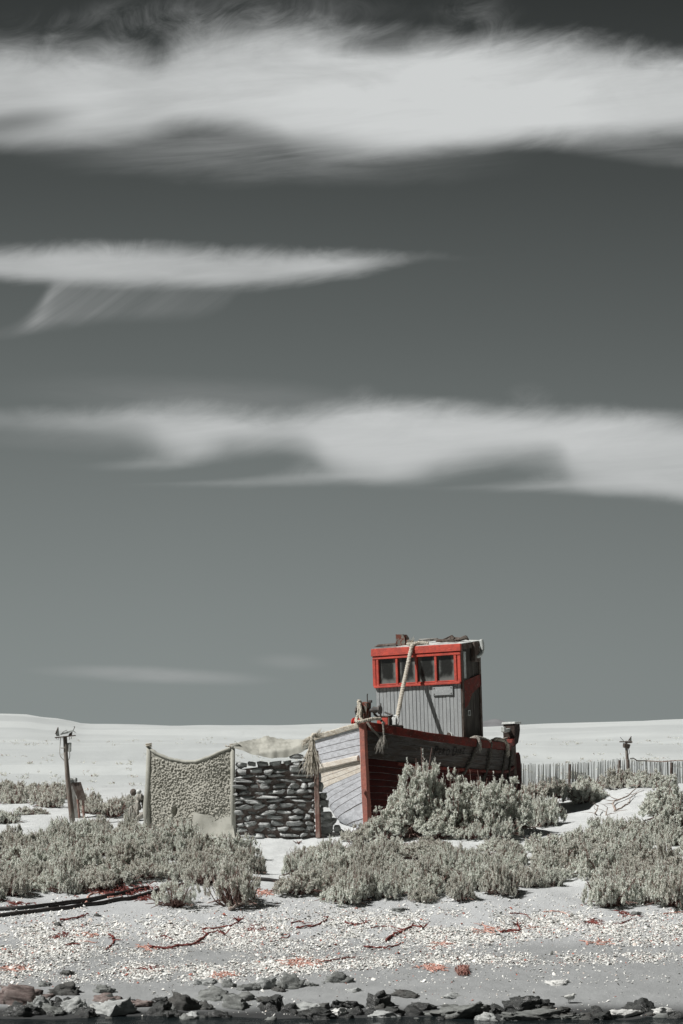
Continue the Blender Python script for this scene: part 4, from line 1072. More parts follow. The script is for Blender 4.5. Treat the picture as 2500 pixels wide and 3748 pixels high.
# floats and netting heaped behind the left post of the screen
fl = PT(488, 2890, 60.6)
def float_ball(name, px, py, Y, r, mt, lb, sq=1.0):
    P, F = ICO[3]; V = P * np.array([r, r, r * sq]); q = PT(px, py, Y)
    o = link(name, fast_mesh(name, V, F, mt, smooth=True), None, q); return tag(o, lb, 'float', 'floats heaped beside the screen')
b = MB()
def heap(px0, px1, py0, py1, Y, mt, lb, seed):
    parts = []; rr = random.Random(seed)
    for k in range(34):
        a = rr.random(); px = px0 + (px1 - px0) * rr.random(); c = rr.random(); py = py0 + (py1 - py0) * (c if px > (px0 + px1) / 2 else .45 + .55 * c)
        q = PT(px, py, Y + rr.uniform(-.12, .12)); P, F = rock(rr.randrange(999), (rr.uniform(.07, .15), .12, rr.uniform(.12, .26)), 3, 5, .3); parts.append((P + np.array(q), F))
    V, F = merge(parts); q = PT((px0 + px1) / 2, py1, Y); o = link('net_heap', fast_mesh('net_heap', V - np.array(q)[None], F, mt, smooth=True), None, q); return tag(o, lb, 'net')
heap(476, 530, 2915, 2995, 60.4, M_ROPEGREY, 'heap of grey netting beside the left post of the hessian screen', 3)
float_ball('net_float', 488, 2900, 60.5, .075, M_DARKWOOD, 'dark round float on top of the grey net heap', 1.1)
float_ball('net_float', 508, 2898, 60.4, .062, M_WHITE, 'white float wedged against the wrapped screen post', .9)

# ------------------------------------------------------------------ poles, board, fence
def pole_left():
    gx, gy, gz = G(266, 3012); sc = FPX / gy; top = PT(238, 2698, gy)
    p = thing('lamp_pole', 'tall leaning wooden pole with a wind vane and lamp bracket left of the screen', 'pole', (gx, gy, gz)); o0 = Vector((gx, gy, gz))
    L = lambda px, py, dy=0: PT(px, py, gy + dy) - o0
    b = MB(); b.tube([L(267, 3025), L(262, 2975), L(253, 2900), L(248, 2850), L(241, 2760), L(238, 2694)], [.064, .066, .060, .056, .048, .046], 12); b.build('pole', M_POLE, p, smooth=True)
    b = MB(); a, c = L(202, 2700), L(276, 2692); m_ = (a + c) / 2; b.box(m_, ((c - a).length, .20, .022), Euler((0, -math.atan2(c.z - a.z, c.x - a.x), 0)))
    for px in (206, 214, 221, 228, 255, 262): b.tube([L(px, 2697), L(px + random.uniform(-2, 2), 2697 + random.uniform(5, 11))], .006, 4)
    b.build('platform', M_DARKWOOD, p)
    def slab(name, pts, th, mt):
        n = len(pts); b = MB(); vs = [L(px, py, s * th) for s in (-1, 1) for px, py in pts]
        b.add(vs, [tuple(range(n)), tuple(range(n, 2 * n))[::-1]] + [(i, n + i, n + (i + 1) % n, (i + 1) % n) for i in range(n)]); return b.build(name, mt, p)
    slab('vane', [(206, 2694), (204, 2687), (214, 2663), (218, 2695)], .012, M_PALEMETAL)
    b = MB(); b.tube([L(203, 2687, -.02), L(213, 2662, -.02)], .014, 6); b.build('vane_edge', M_DARKWOOD, p)
    slab('lamp_tray', [(218, 2691), (222, 2684), (250, 2676), (270, 2672), (272, 2675), (258, 2680), (245, 2685)], .10, M_PALEMETAL)
    slab('lamp_bracket', [(250, 2693), (254, 2684), (266, 2677), (263, 2693)], .06, M_DARKWOOD)
    b = MB(); b.tube([L(269, 2672), L(273, 2662)], .008, 5); b.tube([L(272, 2661.5), L(273, 2659)], .016, 6); b.tube([L(268, 2676), L(277, 2681)], .007, 5); b.build('aerial', M_IRON, p)
    b = MB(); b.box(L(251, 2735, .05), (.10, .14, .20), Euler((0, 0, R(20)))); bx = b.build('switch_box', M_GREYWOOD, p)
    b = MB(); q = L(256, 2735, .02); b.box(q, (.05, .16, .215), Euler((0, .05, 0))); b.build('lid', M_PALEMETAL, bx)
    b = MB(); b.tube(resample([L(221, 2700, -.03), L(221, 2715, -.03), L(219, 2745, -.03), L(220, 2765, -.03), L(228, 2776, -.03), L(236, 2784, -.02)], .05), .008, 5); b.build('cable', M_ROPEGREY, p)
    b = MB(); b.tube(resample([L(254, 2752), L(256, 2765), L(253, 2778), L(247, 2783)], .03), .008, 5); b.build('cable', M_ROPEGREY, p)
    b = MB(); b.tube(resample([L(246, 2672, -.1), L(236, 2676, -.12), L(228, 2682, -.1), L(224, 2690, -.1)], .03), .006, 5); b.build('cable', M_IRON, p)
    b = MB(); b.box(L(230, 2738, -.05), (.09, .03, .02)); b.box(L(236, 2736, -.05), (.035, .035, .04)); b.build('bracket', M_ROPEGREY, p)
pole_left()
def board_left():
    gx, gy, gz = G(290, 2996); gy += .05
    p = thing('leaning_board', 'dark weathered board on a low trestle behind the leaning pole', 'board', (gx, gy, gz)); o0 = Vector((gx, gy, gz))
    L = lambda px, py, dy=0: PT(px, py, gy + dy) - o0
    def slab(name, pts, d0, d1, mt):
        n = len(pts); b = MB(); vs = [L(px, py, d) for d in (d0, d1) for px, py in pts]
        b.add(vs, [tuple(range(n)), tuple(range(n, 2 * n))[::-1]] + [(i, n + i, n + (i + 1) % n, (i + 1) % n) for i in range(n)]); return b.build(name, mt, p)
    slab('board', [(262, 2864), (296, 2862), (300, 2874), (305, 2890), (312, 2910), (318, 2930), (284, 2927), (276, 2905), (270, 2890)], -.06, -.02, M_DARKWOOD)
    slab('side_plank', [(256, 2866), (264, 2864), (277, 2910), (286, 2960), (289, 2994), (270, 2994), (266, 2930)], .0, .05, M_PALEMETAL if False else M_GREYWOOD)
    for px0, px1 in ((284, 291), (303, 308)):
        b = MB(); a, c = L(px0, 2925, .02), L(px1, 2996, .02); b.tube([a, c], .034, 6); b.build('leg', M_REDWOOD, p)
    b = MB(); b.box(L(299, 2990, .02), (.12, .04, .05)); b.build('brace', M_GREYWOOD, p)
    for k, (px, py, w, h) in enumerate(((262, 2856, 24, 18), (276, 2855, 16, 20))):
        P, F = rock(60 + k, (w / 155, .14, h / 155), 3, 4, .2); o = link('stone', fast_mesh('stone', P, F, M_ROCKS[0 if k else 3]), None, PT(px, py, gy - .02)); tag(o, ('grey lumpy stone perched on top of the dark board by the pole', 'white narrow stone perched on top of the dark board')[k], 'stone')
board_left()
def pole_right():
    Y = 70.4; q = PT(2297, 2800, Y); gz = float(H(q.x, Y)); o0 = Vector((q.x, Y, gz))
    p = thing('lamp_pole', 'short distant pole with a dark lamp box standing behind the reed fence', 'pole', o0)
    L = lambda px, py, dy=0: PT(px, py, Y + dy) - o0
    b = MB(); b.tube([Vector((L(2298, 2800).x, 0, -.05)), L(2298, 2800), L(2294, 2755), L(2292, 2720)], [.048, .045, .04, .035], 10); b.build('pole', M_POLE, p, smooth=True)
    b = MB(); b.box(L(2293, 2730, -.03), (.155, .14, .12), Euler((.1, .18, .2)), taper=1.1); b.build('lamp_box', M_DARKWOOD, p)
    b = MB(); a, c = L(2268, 2716), L(2314, 2715); b.box((a + c) / 2, ((c - a).length, .16, .03), Euler((0, .03, 0))); b.box(L(2300, 2716), (.17, .12, .055)); b.build('platform', M_DARKWOOD, p)
    b = MB(); vs = [L(px, py, d) for d in (-.01, .01) for px, py in ((2301, 2711), (2311, 2696), (2312, 2712))]; b.add(vs, [(0, 1, 2), (5, 4, 3), (0, 3, 4, 1), (1, 4, 5, 2), (2, 5, 3, 0)]); b.build('vane', M_PALEMETAL, p)
    b = MB(); b.tube([L(2300, 2711, -.02), L(2311, 2695, -.02)], .012, 6); b.build('vane_edge', M_DARKWOOD, p)
    b = MB(); b.tube([L(2285, 2715), L(2270, 2698)], .007, 5); b.build('aerial', M_IRON, p)
    b = MB(); b.tube(resample([L(2299, 2738), L(2304, 2750), L(2303, 2759), L(2297, 2762)], .03), .006, 5); b.build('cable', M_IRON, p)
pole_right()
M_REED = worn('bleached_reeds', (.38, .40, .38), (.26, .27, .255), scale=14, rough=.9, stretch=(3, 3, .3), c3=(.13, .11, .10), lo3=.56, hi3=.62, scale3=10)
def fence(name, label, px0, px1, tops, Y0, Y1, posts, ropept=None, seed=1, gapw=.08):
    rr = random.Random(seed); a = PT(px0, 2800, Y0); c = PT(px1, 2800, Y1); gz = float(H(a.x, Y0)); o0 = Vector((a.x, Y0, gz))
    f = thing(name, label, 'fence', o0); b = MB(); n = int((c.x - a.x) / .030)
    for k in range(n):
        s = (k + rr.uniform(-.3, .3)) / n
        if rr.random() < gapw: continue
        px = px0 + (px1 - px0) * s; Y = Y0 + (Y1 - Y0) * s + rr.uniform(-.02, .02); x_ = (px - 1250) / FPX * Y
        zt = EYE - (np.interp(px, [q[0] for q in tops], [q[1] for q in tops]) - HORIZON) / FPX * Y + rr.gauss(0, .018); zb = float(H(x_, Y)) - .05
        lean = rr.gauss(0, .012); w = rr.uniform(.009, .014)
        b.tube([Vector((x_, Y, zb)) - o0, Vector((x_ + lean * .5, Y, (zb + zt) / 2)) - o0, Vector((x_ + lean, Y, zt)) - o0], [w, w, w * .7], 5)
    b.build('reed_panel', M_REED, f)
    for px in posts:
        s = (px - px0) / (px1 - px0); Y = Y0 + (Y1 - Y0) * s - .05; x_ = (px - 1250) / FPX * Y; zb = float(H(x_, Y)) - .1
        zt = EYE - (np.interp(px, [q[0] for q in tops], [q[1] for q in tops]) - HORIZON) / FPX * Y
        b = MB(); b.tube([Vector((x_, Y, zb)) - o0, Vector((x_ + .02, Y, zt - .02)) - o0], .035, 8); b.build('post', M_DARKWOOD, f)
    if ropept:
        b = MB(); b.tube([PT(px, py, Y0 - .03) - o0 for px, py in ropept], .018, 6); b.build('top_rail', M_DRIFT, f)
fence('reed_fence', 'fence of thin upright reeds running from the stern to the distant lamp pole', 1885, 2318, [(1885, 2797), (2080, 2794), (2150, 2789), (2200, 2787), (2250, 2780), (2318, 2777)], 69.5, 70.0, (2083, 2265, 2296), None, 2)
fence('reed_fence', 'pale reed fence with a bent top rail right of the distant lamp pole', 2322, 2640, [(2322, 2784), (2400, 2787), (2500, 2788), (2640, 2790)], 70.5, 70.5, (2455, 2560), [(2306, 2777), (2318, 2775), (2332, 2784), (2380, 2785), (2420, 2788), (2470, 2784), (2520, 2783), (2640, 2782)], 4, .06)

# ------------------------------------------------------------------ shrubs: many small leaves on upright shoots
def leaves(bases, dirs, lens, n_leaf, ll, lw, r_):
    """spiky little leaves set round each shoot; returns V, F (triangles, each leaf its own island)"""
    m_ = len(bases); N = m_ * n_leaf
    t_ = (np.tile(np.arange(n_leaf), m_) + r_.uniform(0, 1, N)) / n_leaf
    bi = np.repeat(np.arange(m_), n_leaf)
    p = bases[bi] + dirs[bi] * (lens[bi] * t_)[:, None]
    rv = r_.normal(size=(N, 3)); d = dirs[bi]; side = rv - (rv * d).sum(1)[:, None] * d; side /= np.linalg.norm(side, axis=1)[:, None] + 1e-9
    k = r_.uniform(.35, 1.1, N)[:, None]
    ax = d * k + side; ax /= np.linalg.norm(ax, axis=1)[:, None]
    w = np.cross(ax, d + r_.normal(size=(N, 3)) * .38); w /= np.linalg.norm(w, axis=1)[:, None] + 1e-9
    L = ll * r_.uniform(.6, 1.2, N)[:, None] * (1.15 - .5 * t_)[:, None]; Wd = lw * r_.uniform(.7, 1.2, N)[:, None]
    V = np.stack([p - w * Wd * .35, p + ax * L * .45 - w * Wd * .5, p + ax * L, p + ax * L * .45 + w * Wd * .5], 1).reshape(-1, 3)
    F = np.arange(4 * N).reshape(-1, 4)
    return V, F
def make_shrub(seed, Rx, Hh, shoots, kind=0, mat=None, leaf=(.036, .0135), n_leaf=18, up=.38):
    """meshes of one kind of shrub: foliage and branches"""
    r_ = np.random.default_rng(seed)
    nl = int(r_.integers(13, 19)); lobes = []
    for k in range(nl):
        a = 2.399 * k + r_.uniform(-.4, .4); q = math.sqrt((k + .5) / nl) * .72
        cx, cy = math.cos(a) * q * Rx, math.sin(a) * q * Rx
        h = Hh * (1 - .60 * q ** 2) * r_.uniform(.55, 1.12)
        lobes.append((cx, cy, h, Rx * r_.uniform(.17, .38)))
    B = []; D = []; Ls = []
    per = 6
    while len(B) < shoots:                                           # clumps of shoots fanning out of one spot
        cx, cy, h, lr = lobes[int(r_.integers(nl))]
        v = r_.normal(size=3); v /= np.linalg.norm(v)
        if v[2] < -.25: continue
        dep = 1 - abs(r_.normal()) * .20
        hh = h * .55
        P = np.array([cx + v[0] * lr * dep, cy + v[1] * lr * dep, h - hh + v[2] * hh * dep * .92 - .05])
        if P[2] < .015: P[2] = r_.uniform(.01, .08)
        out = v * .75 + np.array([0, 0, up]); out /= np.linalg.norm(out)
        big = r_.uniform(.75, 1.25)
        for j in range(per):
            d = out + r_.normal(size=3) * .52; d /= np.linalg.norm(d)
            B.append(P + r_.normal(size=3) * .012 - out * .03); D.append(d); Ls.append(r_.uniform(.05, .095) * big * (1.9 if r_.random() < .07 else 1))
    B, D, Ls = np.array(B), np.array(D), np.array(Ls)
    V, F = leaves(B, D, Ls, n_leaf, leaf[0], leaf[1], r_)
    fol = fast_mesh('foliage', V, F, mat or M_LEAF)
    b = MB(); rr = random.Random(seed)
    for cx, cy, h, lr in lobes:
        for k in range(5):
            e = Vector((cx + rr.gauss(0, lr * .5), cy + rr.gauss(0, lr * .5), h * rr.uniform(.6, .95))); s0 = Vector((cx * .15 + rr.gauss(0, .04), cy * .15 + rr.gauss(0, .04), -.03))
            mid = s0.lerp(e, .5) + Vector((rr.gauss(0, .05), rr.gauss(0, .05), -.04)); b.tube(resample([s0, mid, e], .12), None or .008, 4) if False else b.tube([s0, mid, e], [.014, .009, .005], 4)
    for k in range(10):                                              # bare trailing stems near the ground
        a = rr.uniform(0, 6.283); e = Vector((math.cos(a), math.sin(a), 0)) * Rx * rr.uniform(.75, 1.05)
        b.tube([Vector((0, 0, .02)), e * .5 + Vector((0, 0, .07)), e + Vector((0, 0, rr.uniform(.0, .06)))], [.012, .009, .004], 4)
    br = b.build('branches', M_TWIG); me = br.data; bpy.data.objects.remove(br)
    return fol, me, Rx, Hh
KINDS = {
    'low': [make_shrub(101 + k, .80, .50, 1250, mat=M_LEAF if k % 3 else M_LEAF2, leaf=(.042, .019), n_leaf=26) for k in range(7)],
    'tall': [make_shrub(201 + k, .62, 1.0, 1700, mat=M_LEAF, up=.5, leaf=(.042, .018), n_leaf=28) for k in range(3)],
    'loose': [make_shrub(301 + k, .75, .55, 620, mat=M_LEAF2 if k else M_LEAF, up=1.1, n_leaf=26, leaf=(.050, .013)) for k in range(2)],
    'far': [make_shrub(401 + k, .70, .45, 520, mat=M_LEAF2, leaf=(.055, .024), n_leaf=22) for k in range(2)],
}
NSH = [0]
def shrub(px, py, kind, w, h, label, group=None, rnd=random):
    """w metres across, h metres tall, standing where the sight line of (px, py) meets the ground"""
    fol, br, rx, hh = KINDS[kind][NSH[0] % len(KINDS[kind])]; NSH[0] += 1
    x, y, z = G(px, py)
    o = thing('shrub', label, 'shrub', (x, y, z - .02), rnd.uniform(0, 6.283), group); o.scale = (w / 2 / rx, w / 2 / rx, h / hh)
    for nm, me in (('foliage', fol), ('branches', br)):
        c = bpy.data.objects.new(nm, me); C.objects.link(c); c.parent = o
    return x, y
def inside(px, py, poly):
    r_ = False; j = len(poly) - 1
    for i in range(len(poly)):
        xi, yi = poly[i]; xj, yj = poly[j]
        if (yi > py) != (yj > py) and px < (xj - xi) * (py - yi) / (yj - yi) + xi: r_ = not r_
        j = i
    return r_
PLACED = []
def thicket(poly, n, kind, wr, hr, label, group, seed, gap=.62, holes=()):
    rr = random.Random(seed); xs = [q[0] for q in poly]; ys = [q[1] for q in poly]; tries = 0; got = 0
    while got < n and tries < 4000:
        tries += 1; px, py = rr.uniform(min(xs), max(xs)), rr.uniform(min(ys), max(ys))
        if not inside(px, py, poly) or any(((px - a) / c) ** 2 + ((py - b_) / d) ** 2 < 1 for a, b_, c, d in holes): continue
        x, y, _ = G(px, py); w = rr.uniform(*wr)
        if any((x - a) ** 2 + (y - b_) ** 2 < ((w + c) / 2 * gap) ** 2 for a, b_, c in PLACED): continue
        PLACED.append((x, y, w)); shrub(px, py, kind, w, rr.uniform(*hr), label, group, rr); got += 1
    return got
def one(px, py, kind, w, h, label, group=None):
    x, y = shrub(px, py, kind, w, h, label, group); PLACED.append((x, y, w))
# the bushes that stand out, each by itself
one(1545, 3048, 'tall', 1.25, 2.0, 'tallest pale shrub, its tip reaching the name on the hull')
one(1450, 3052, 'tall', 1.0, 1.0, 'upright shrub covering the foot of the red stem')
one(1660, 3045, 'tall', 1.3, 1.55, 'tall shrub just right of the tallest one, in front of the dark hull')
one(1765, 3040, 'tall', 1.3, 1.42, 'tall shrub against the hull below the loop of pale rope')
one(1870, 3035, 'tall', 1.3, 1.36, 'tall shrub hiding the foot of the stern post')
one(1975, 3020, 'low', 1.30, 1.0, 'round shrub with a shaded right side standing on bare driftwood roots')
one(1375, 3062, 'low', 1.0, .52, 'low shrub on the sand under the pale bow planks')
one(1600, 3068, 'tall', 1.1, .75, 'half-height shrub at the foot of the tallest shrub')
one(1815, 3060, 'low', 1.2, .75, 'low bushy shrub in front of the stern')
one(1715, 3066, 'low', .9, .50, 'small shrub on the sandy bank between the two boat-side shrubs')
one(1325, 3078, 'low', 1.1, .48, 'low shrub at the edge of the sandy path, left of the red stem foot')
one(1408, 3070, 'tall', 1.1, .80, 'rounded shrub just left of the one covering the stem foot')
one(1500, 3062, 'tall', 1.2, 1.25, 'shrub leaning against the left side of the tallest shrub')
one(855, 3315, 'loose', 1.35, .95, 'loose twiggy shrub standing alone where the black pipes end')
one(640, 3318, 'loose', 1.1, .72, 'small thin shrub at the end of the black pipes')
one(740, 3235, 'loose', .9, .50, 'thin shrub growing between the two black pipes')
one(2440, 3000, 'tall', 1.3, 1.22, 'dark tall shrub at the right edge of the picture in front of the reed fence')
one(2480, 3075, 'tall', 1.3, 1.25, 'large shrub at the right edge below the dark tall one')
one(2170, 2900, 'low', 1.3, .55, 'shrub spilling down the bank in front of the reed fence')
one(2140, 2935, 'low', 1.3, .60, 'shrub halfway down the sandy bank, nearest the boat shadow')
one(2110, 2850, 'far', 1.0, .40, 'brownish low shrub in front of the reed fence, left of the bank')
one(2270, 2880, 'low', 1.2, .55, 'shrub at the foot of the fence post below the distant lamp pole')
one(2370, 2880, 'low', 1.3, .50, 'shrub above the bent driftwood branch on the bank')
one(2030, 2890, 'far', 1.2, .60, 'low shrub at the left end of the reed fence beside the rudder')
one(2060, 2915, 'low', 1.3, .55, 'shrub on the bank right behind the round shrub')
one(1950, 2925, 'far', 1.2, .62, 'low shrub between the rudder and the round shrub')
# masses
thicket([(-60, 3075), (240, 3075), (330, 3035), (560, 3060), (760, 3090), (900, 3150), (940, 3200), (760, 3225), (560, 3215), (420, 3258), (200, 3268), (-60, 3300)], 72, 'low', (.58, 1.3), (.34, .70),
        'low pale shrub in the dense thicket left of the sandy path', 'shrubs of the thicket left of the path', 1, .54, ((395, 3170, 55, 30), (250, 3225, 42, 22), (650, 3190, 45, 18), (120, 3140, 40, 14)))
thicket([(1090, 3165), (1200, 3130), (1320, 3110), (1560, 3105), (1820, 3110), (2020, 3095), (2220, 3050), (2380, 3030), (2560, 3040), (2600, 3280), (2250, 3290), (2120, 3240), (1960, 3260), (1830, 3285), (1600, 3300), (1330, 3300), (1160, 3320), (1060, 3270)], 92, 'low', (.60, 1.35), (.34, .74),
        'low pale shrub in the broad thicket right of the sandy path', 'shrubs of the thicket right of the path', 2, .55, ((2090, 3300, 75, 75), (1940, 3180, 40, 22), (1760, 3205, 40, 20), (1500, 3180, 36, 16)))
thicket([(2180, 3190), (2600, 3190), (2600, 3325), (2230, 3320)], 9, 'low', (1.1, 1.5), (.72, .95),
        'big rounded shrub at the right end of the thicket above the shell beach', 'big shrubs at the right end of the thicket', 3, .50)
thicket([(-60, 2960), (110, 2950), (225, 2960), (225, 2925), (-60, 2915)], 9, 'far', (.8, 1.2), (.36, .50), 'shaggy shrub on the dune edge left of the leaning pole', 'shrubs left of the leaning pole', 4, .5)
thicket([(318, 2985), (420, 2990), (470, 3000), (470, 2950), (318, 2940)], 6, 'far', (.7, 1.0), (.36, .52), 'shrub between the leaning board and the net heap', 'shrubs between board and screen', 5, .5)
thicket([(-60, 2935), (232, 2945), (232, 2915), (-60, 2905)], 8, 'far', (1.0, 1.4), (.45, .62), 'shaggy shrub on the dune edge left of the leaning pole', 'shrubs left of the leaning pole', 6, .40)
one(120, 2985, 'far', .9, .30, 'grey scrubby shrub trailing over the sand patch left of the pole')
one(20, 3010, 'low', .9, .45, 'shrub at the left edge of the picture beside the sand patch')

# ------------------------------------------------------------------ tufts far out on the dunes: too many and too small to tell apart
def tufts():
    r_ = np.random.default_rng(5); B = []; D = []
    for k in range(300):
        py = r_.choice([r_.uniform(2700, 2730), r_.uniform(2760, 2810), r_.uniform(2790, 2850), r_.uniform(2840, 2900)]); px = r_.uniform(-60, 2560)
        if 1130 < px < 1900: continue
        x, y, z = G(px, py, 75, 320)
        if y > 315: continue
        n = int(r_.integers(3, 9)); s = r_.uniform(.03, .10) * y / 100
        for j in range(n): B.append((x + r_.normal() * s * 1.6, y + r_.normal() * s, z - .02)); D.append(r_.normal(size=3) * .4 + [0, 0, .7])
    B = np.array(B); D = np.array(D); D /= np.linalg.norm(D, axis=1)[:, None]
    V, F = leaves(B, D, np.full(len(B), .12), 5, .11, .04, r_)
    o = link('dune_tufts', fast_mesh('dune_tufts', V, F, M_LEAF2)); tag(o, 'tiny tufts of scrub dotted over the far dunes', 'scrub', kind='stuff')
tufts()

# ------------------------------------------------------------------ shell gravel on the beach
def shell_fn(t, b, out):
    rnd = t.new('ShaderNodeNewGeometry').outputs['Random Per Island']
    col = t.ramp(rnd, [(0, (.68, .68, .64)), (.45, (.86, .86, .82)), (.72, (.60, .61, .58)), (.86, (.36, .36, .34)), (.93, (.70, .62, .55)), (.96, (.20, .17, .16)), (.99, (.42, .13, .09))])
    t.l.new(col, b.inputs['Base Color']); b.inputs['Roughness'].default_value = .7
M_SHELL = material('broken_shell', shell_fn)
def shells():
    r_ = np.random.default_rng(8); N = 300000
    px = r_.uniform(-30, 2530, N); py = r_.uniform(3270, 3720, N)
    # how thick the shells lie: two drift lines and a thin scatter elsewhere
    c1 = np.interp(px, [0, 600, 1250, 2000, 2500], [3455, 3425, 3415, 3395, 3395]); w1 = np.interp(px, [0, 600, 1250, 2000, 2500], [62, 60, 62, 52, 58])
    c2 = np.interp(px, [0, 700, 1250, 1700, 2100, 2500], [3560, 3560, 3530, 3510, 3510, 3505]); w2 = np.interp(px, [0, 700, 1250, 1700, 2100, 2500], [34, 32, 24, 20, 17, 18])
    dens = 1.05 * np.exp(-np.abs((py - c1) / w1) ** 3) + .9 * np.exp(-np.abs((py - c2) / w2) ** 2.5) + .035
    dens += .10 * np.exp(-((py - 3340) / 40) ** 2)
    n = fbm(px * .008, py * .022, 0, 4, 4); dens = dens * np.clip(.72 + .75 * n, .05, 1.6)
    dens *= np.where(py > 3600, .35, 1.0)
    # from picture density to ground density: rows near the camera hold less ground
    keep = r_.random(N) < dens * .95
    px, py = px[keep], py[keep]; M = len(px)
    # intersect all sight lines with the ground
    Y = np.full(M, 46.0); lo = np.full(M, 41.0); hi = np.full(M, 54.0)
    for it in range(26):
        Y = (lo + hi) / 2; below = H((px - 1250) / FPX * Y, Y) < EYE - (py - HORIZON) / FPX * Y
        lo = np.where(below, Y, lo); hi = np.where(below, hi, Y)
    X = (px - 1250) / FPX * Y; Z = H(X, Y)
    s = np.clip(r_.lognormal(-4.38, .45, M), .006, .05)
    ang = r_.uniform(0, 6.283, M); ti = r_.normal(0, .45, (M, 2))
    base = np.array([(1, 0, 0), (.45, .8, 0), (-.5, .75, 0), (-1, .1, 0), (-.4, -.8, 0), (.5, -.75, 0), (.1, .05, .55)])
    P = base[None] * s[:, None, None]; P = P * np.stack([np.ones(M), r_.uniform(.6, 1, M), r_.uniform(.5, 1.6, M)], -1)[:, None]
    P[:, :, 2] += P[:, :, 0] * ti[:, :1] + P[:, :, 1] * ti[:, 1:]
    ca, sa = np.cos(ang)[:, None], np.sin(ang)[:, None]
    Q = np.stack([P[:, :, 0] * ca - P[:, :, 1] * sa + X[:, None], P[:, :, 0] * sa + P[:, :, 1] * ca + Y[:, None], P[:, :, 2] + Z[:, None] + s[:, None] * .22], -1)
    f = np.array([(0, 1, 6), (1, 2, 6), (2, 3, 6), (3, 4, 6), (4, 5, 6), (5, 0, 6)])
    F = (f[None] + np.arange(M)[:, None, None] * 7).reshape(-1, 3)
    o = link('shell_gravel', fast_mesh('shell_gravel', Q.reshape(-1, 3), F, M_SHELL)); tag(o, 'broken white shells and pebbles strewn along the beach', 'shell gravel', kind='stuff')
shells()

# ------------------------------------------------------------------ rocks along the water's edge
def boulder(px, py, w, h, tone, label, flat=.75, sub=4):
    x, y, z = G(px, py); k = y / FPX; seed = int(px * 7 + py)
    rr = random.Random(seed)
    P, F = rock(seed, (w * k * 1.06, w * k * rr.uniform(.6, .9), h * k * 1.9), sub, 10, .30, .25, (.50, 1.0), .40)
    rz = rr.uniform(-.6, .6); ry = rr.uniform(-.22, .22); c_, s_ = math.cos(ry), math.sin(ry)
    P = np.stack([P[:, 0] * c_ - P[:, 2] * s_, P[:, 1], P[:, 0] * s_ + P[:, 2] * c_], -1); c_, s_ = math.cos(rz), math.sin(rz)
    P = np.stack([P[:, 0] * c_ - P[:, 1] * s_, P[:, 0] * s_ + P[:, 1] * c_, P[:, 2]], -1)
    P[:, 2] -= P[:, 2].max() - h * k * 1.0
    o = link('rock', fast_mesh('rock', P, F, M_ROCKS[tone], smooth=False), None, (x, y + w * k * .28, z)); tag(o, label, 'rock')
